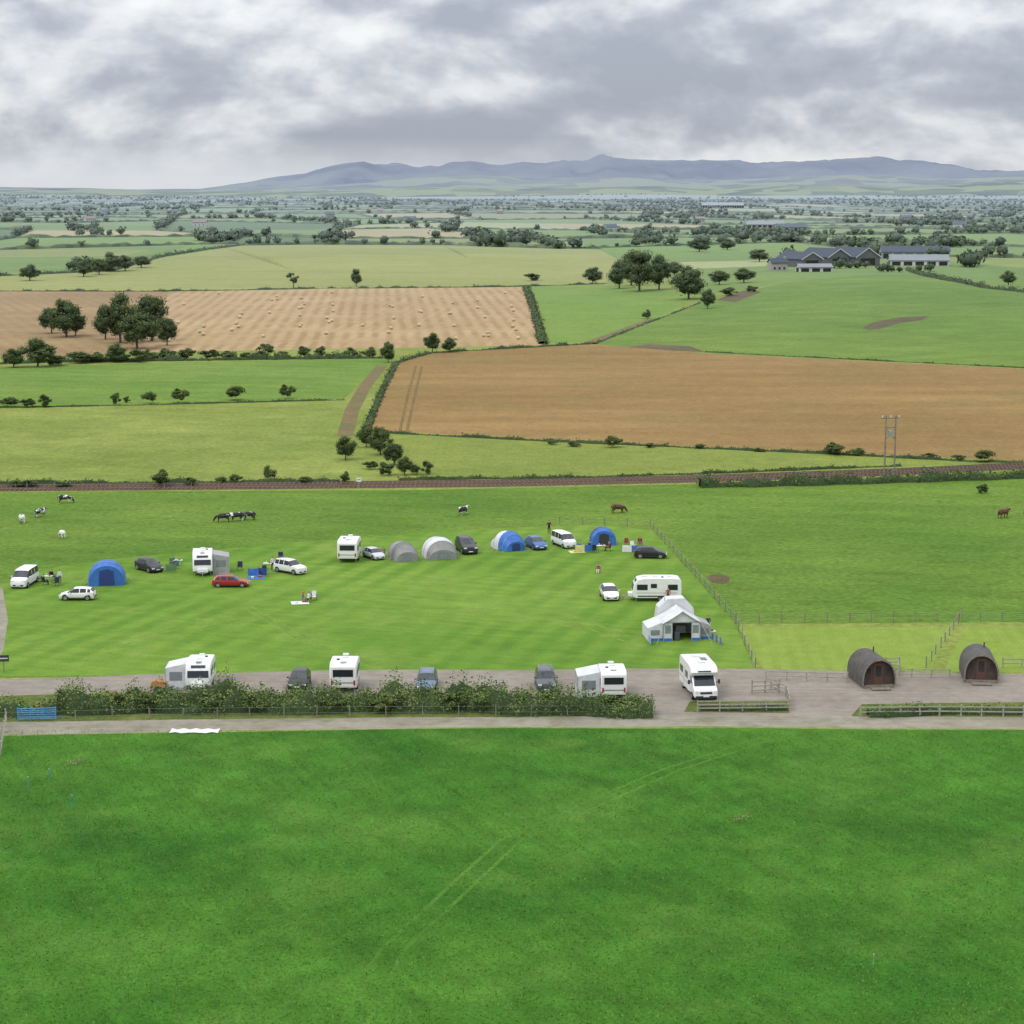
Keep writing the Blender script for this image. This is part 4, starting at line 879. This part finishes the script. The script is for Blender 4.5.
# foreground tufts
n=100000; ty=98*(160/98)**rng.random(n); tx=rng.uniform(-1,1,n)*(ty*.27+8)
hh=rng.uniform(.04,.12,n); a=rng.uniform(0,6.28,n); w=rng.uniform(.02,.05,n); lx=rng.normal(size=n)*.06; ly=rng.normal(size=n)*.06
Bv=np.stack([np.stack([tx-np.cos(a)*w,ty-np.sin(a)*w,0*tx],1),np.stack([tx+np.cos(a)*w,ty+np.sin(a)*w,0*tx],1),np.stack([tx+lx,ty+ly,hh],1)],1).reshape(-1,3)
Fv=np.arange(3*n).reshape(n,3)
tA=leafmat('grass_blade',soften(L(76,138,38)),soften(L(96,154,48)),.1); tB=leafmat('grass_blade_light',soften(L(106,158,58)),soften(L(120,166,70)),.3)
build('grass_tufts',[(Bv,Fv,rng.choice([0,0,0,1],len(Fv)))],[tA,tB])
# ------------------------------------------------------------------ world
w=bpy.data.worlds.new('World'); scene.world=w; w.use_nodes=True; t=w.node_tree; N=t.nodes; bgd=N['Background']
EL,AZ=R(50),R(-135)
class WN(NT):
    def __init__(s): s.t=t; s.mat=None
s=WN()
sky=s.n('ShaderNodeTexSky'); sky.sky_type='NISHITA'; sky.sun_disc=False; sky.sun_elevation=EL; sky.sun_rotation=AZ
tc=s.n('ShaderNodeTexCoord'); D=tc.outputs['Generated']
sx=s.n('ShaderNodeSeparateXYZ'); s.l(D,sx.inputs[0]); z=s.math('MAXIMUM',sx.outputs[2],0.0)
def cloud(loc,scl,nsc,det,ro,di):
    mp=s.n('ShaderNodeMapping'); s.l(D,mp.inputs[0]); mp.inputs['Scale'].default_value=scl; mp.inputs['Location'].default_value=loc
    return s.noise(mp.outputs[0],nsc,det,ro,di)
n1=cloud((1.35,.1,.6),(1,1,1.9),9,8,.53,.15)
n1u=cloud((1.35,.1,.6+.024),(1,1,1.9),9,5,.5,.15)
n2=cloud((3.1,2,0.9),(1,1,2.6),4.0,3,.5,.2)
n3=cloud((7.1,5,0.9),(1,1,1.6),24,6,.55,.1)
shade=s.math('MULTIPLY',s.math('SUBTRACT',n1,n1u),.8)
band=s.math('MULTIPLY',s.mapr(z,.012,.026,0,1),s.mapr(z,.046,.062,1,.15))
f=s.math('ADD',s.math('MULTIPLY',n1,.42),s.math('MULTIPLY',n2,.52))
f=s.math('ADD',f,s.math('MULTIPLY',n3,.10))
f=s.math('ADD',f,shade); f=s.math('SUBTRACT',f,s.math('MULTIPLY',band,.07))
cr=s.n('ShaderNodeValToRGB'); s.l(f,cr.inputs[0]); e=cr.color_ramp.elements
e[0].position=.34; e[0].color=(.40,.44,.52,1); e[1].position=.62; e[1].color=(.92,.93,.94,1)
for p_,c_ in((.42,(.47,.51,.59,1)),(.48,(.60,.635,.70,1)),(.545,(.78,.80,.835,1))):
    q=e.new(p_); q.color=c_
cl_=s.scale(cr.outputs[0],s.math('MULTIPLY_ADD',z,18.0,9.0))
lowm=s.mapr(z,.006,.026,1,0); left=s.mapr(sx.outputs[0],-.14,.12,1,.25)
lowc=s.mix(s.mapr(n1,.4,.62,0,.6),(7.4,7.7,8.1,1),(8.8,8.9,9.0,1))
cl2=s.mix(s.math('MULTIPLY',s.math('MULTIPLY',lowm,left),.9),cl_,lowc)
fin=s.mix(.94,sky.outputs[0],cl2)
s.l(fin,bgd.inputs[0]); bgd.inputs[1].default_value=.1
ld=bpy.data.lights.new('sun','SUN'); ld.energy=1.3; ld.angle=R(18); ld.color=(1,.96,.9); lo=bpy.data.objects.new('sun',ld); scene.collection.objects.link(lo)
pos=Vector((math.sin(AZ)*math.cos(EL),math.cos(AZ)*math.cos(EL),math.sin(EL))); lo.rotation_euler=(-pos).to_track_quat('-Z','Y').to_euler()
cam=bpy.data.cameras.new('camera'); cam.lens=36*FPX/1024; cam.sensor_width=36; cam.clip_end=100000; cam.clip_start=.5
co=bpy.data.objects.new('camera',cam); co.location=(0,0,CH); co.rotation_euler=(math.pi/2-TH,0,0); scene.collection.objects.link(co); scene.camera=co
scene.view_settings.view_transform='Standard'; scene.view_settings.look='None'; scene.view_settings.exposure=0
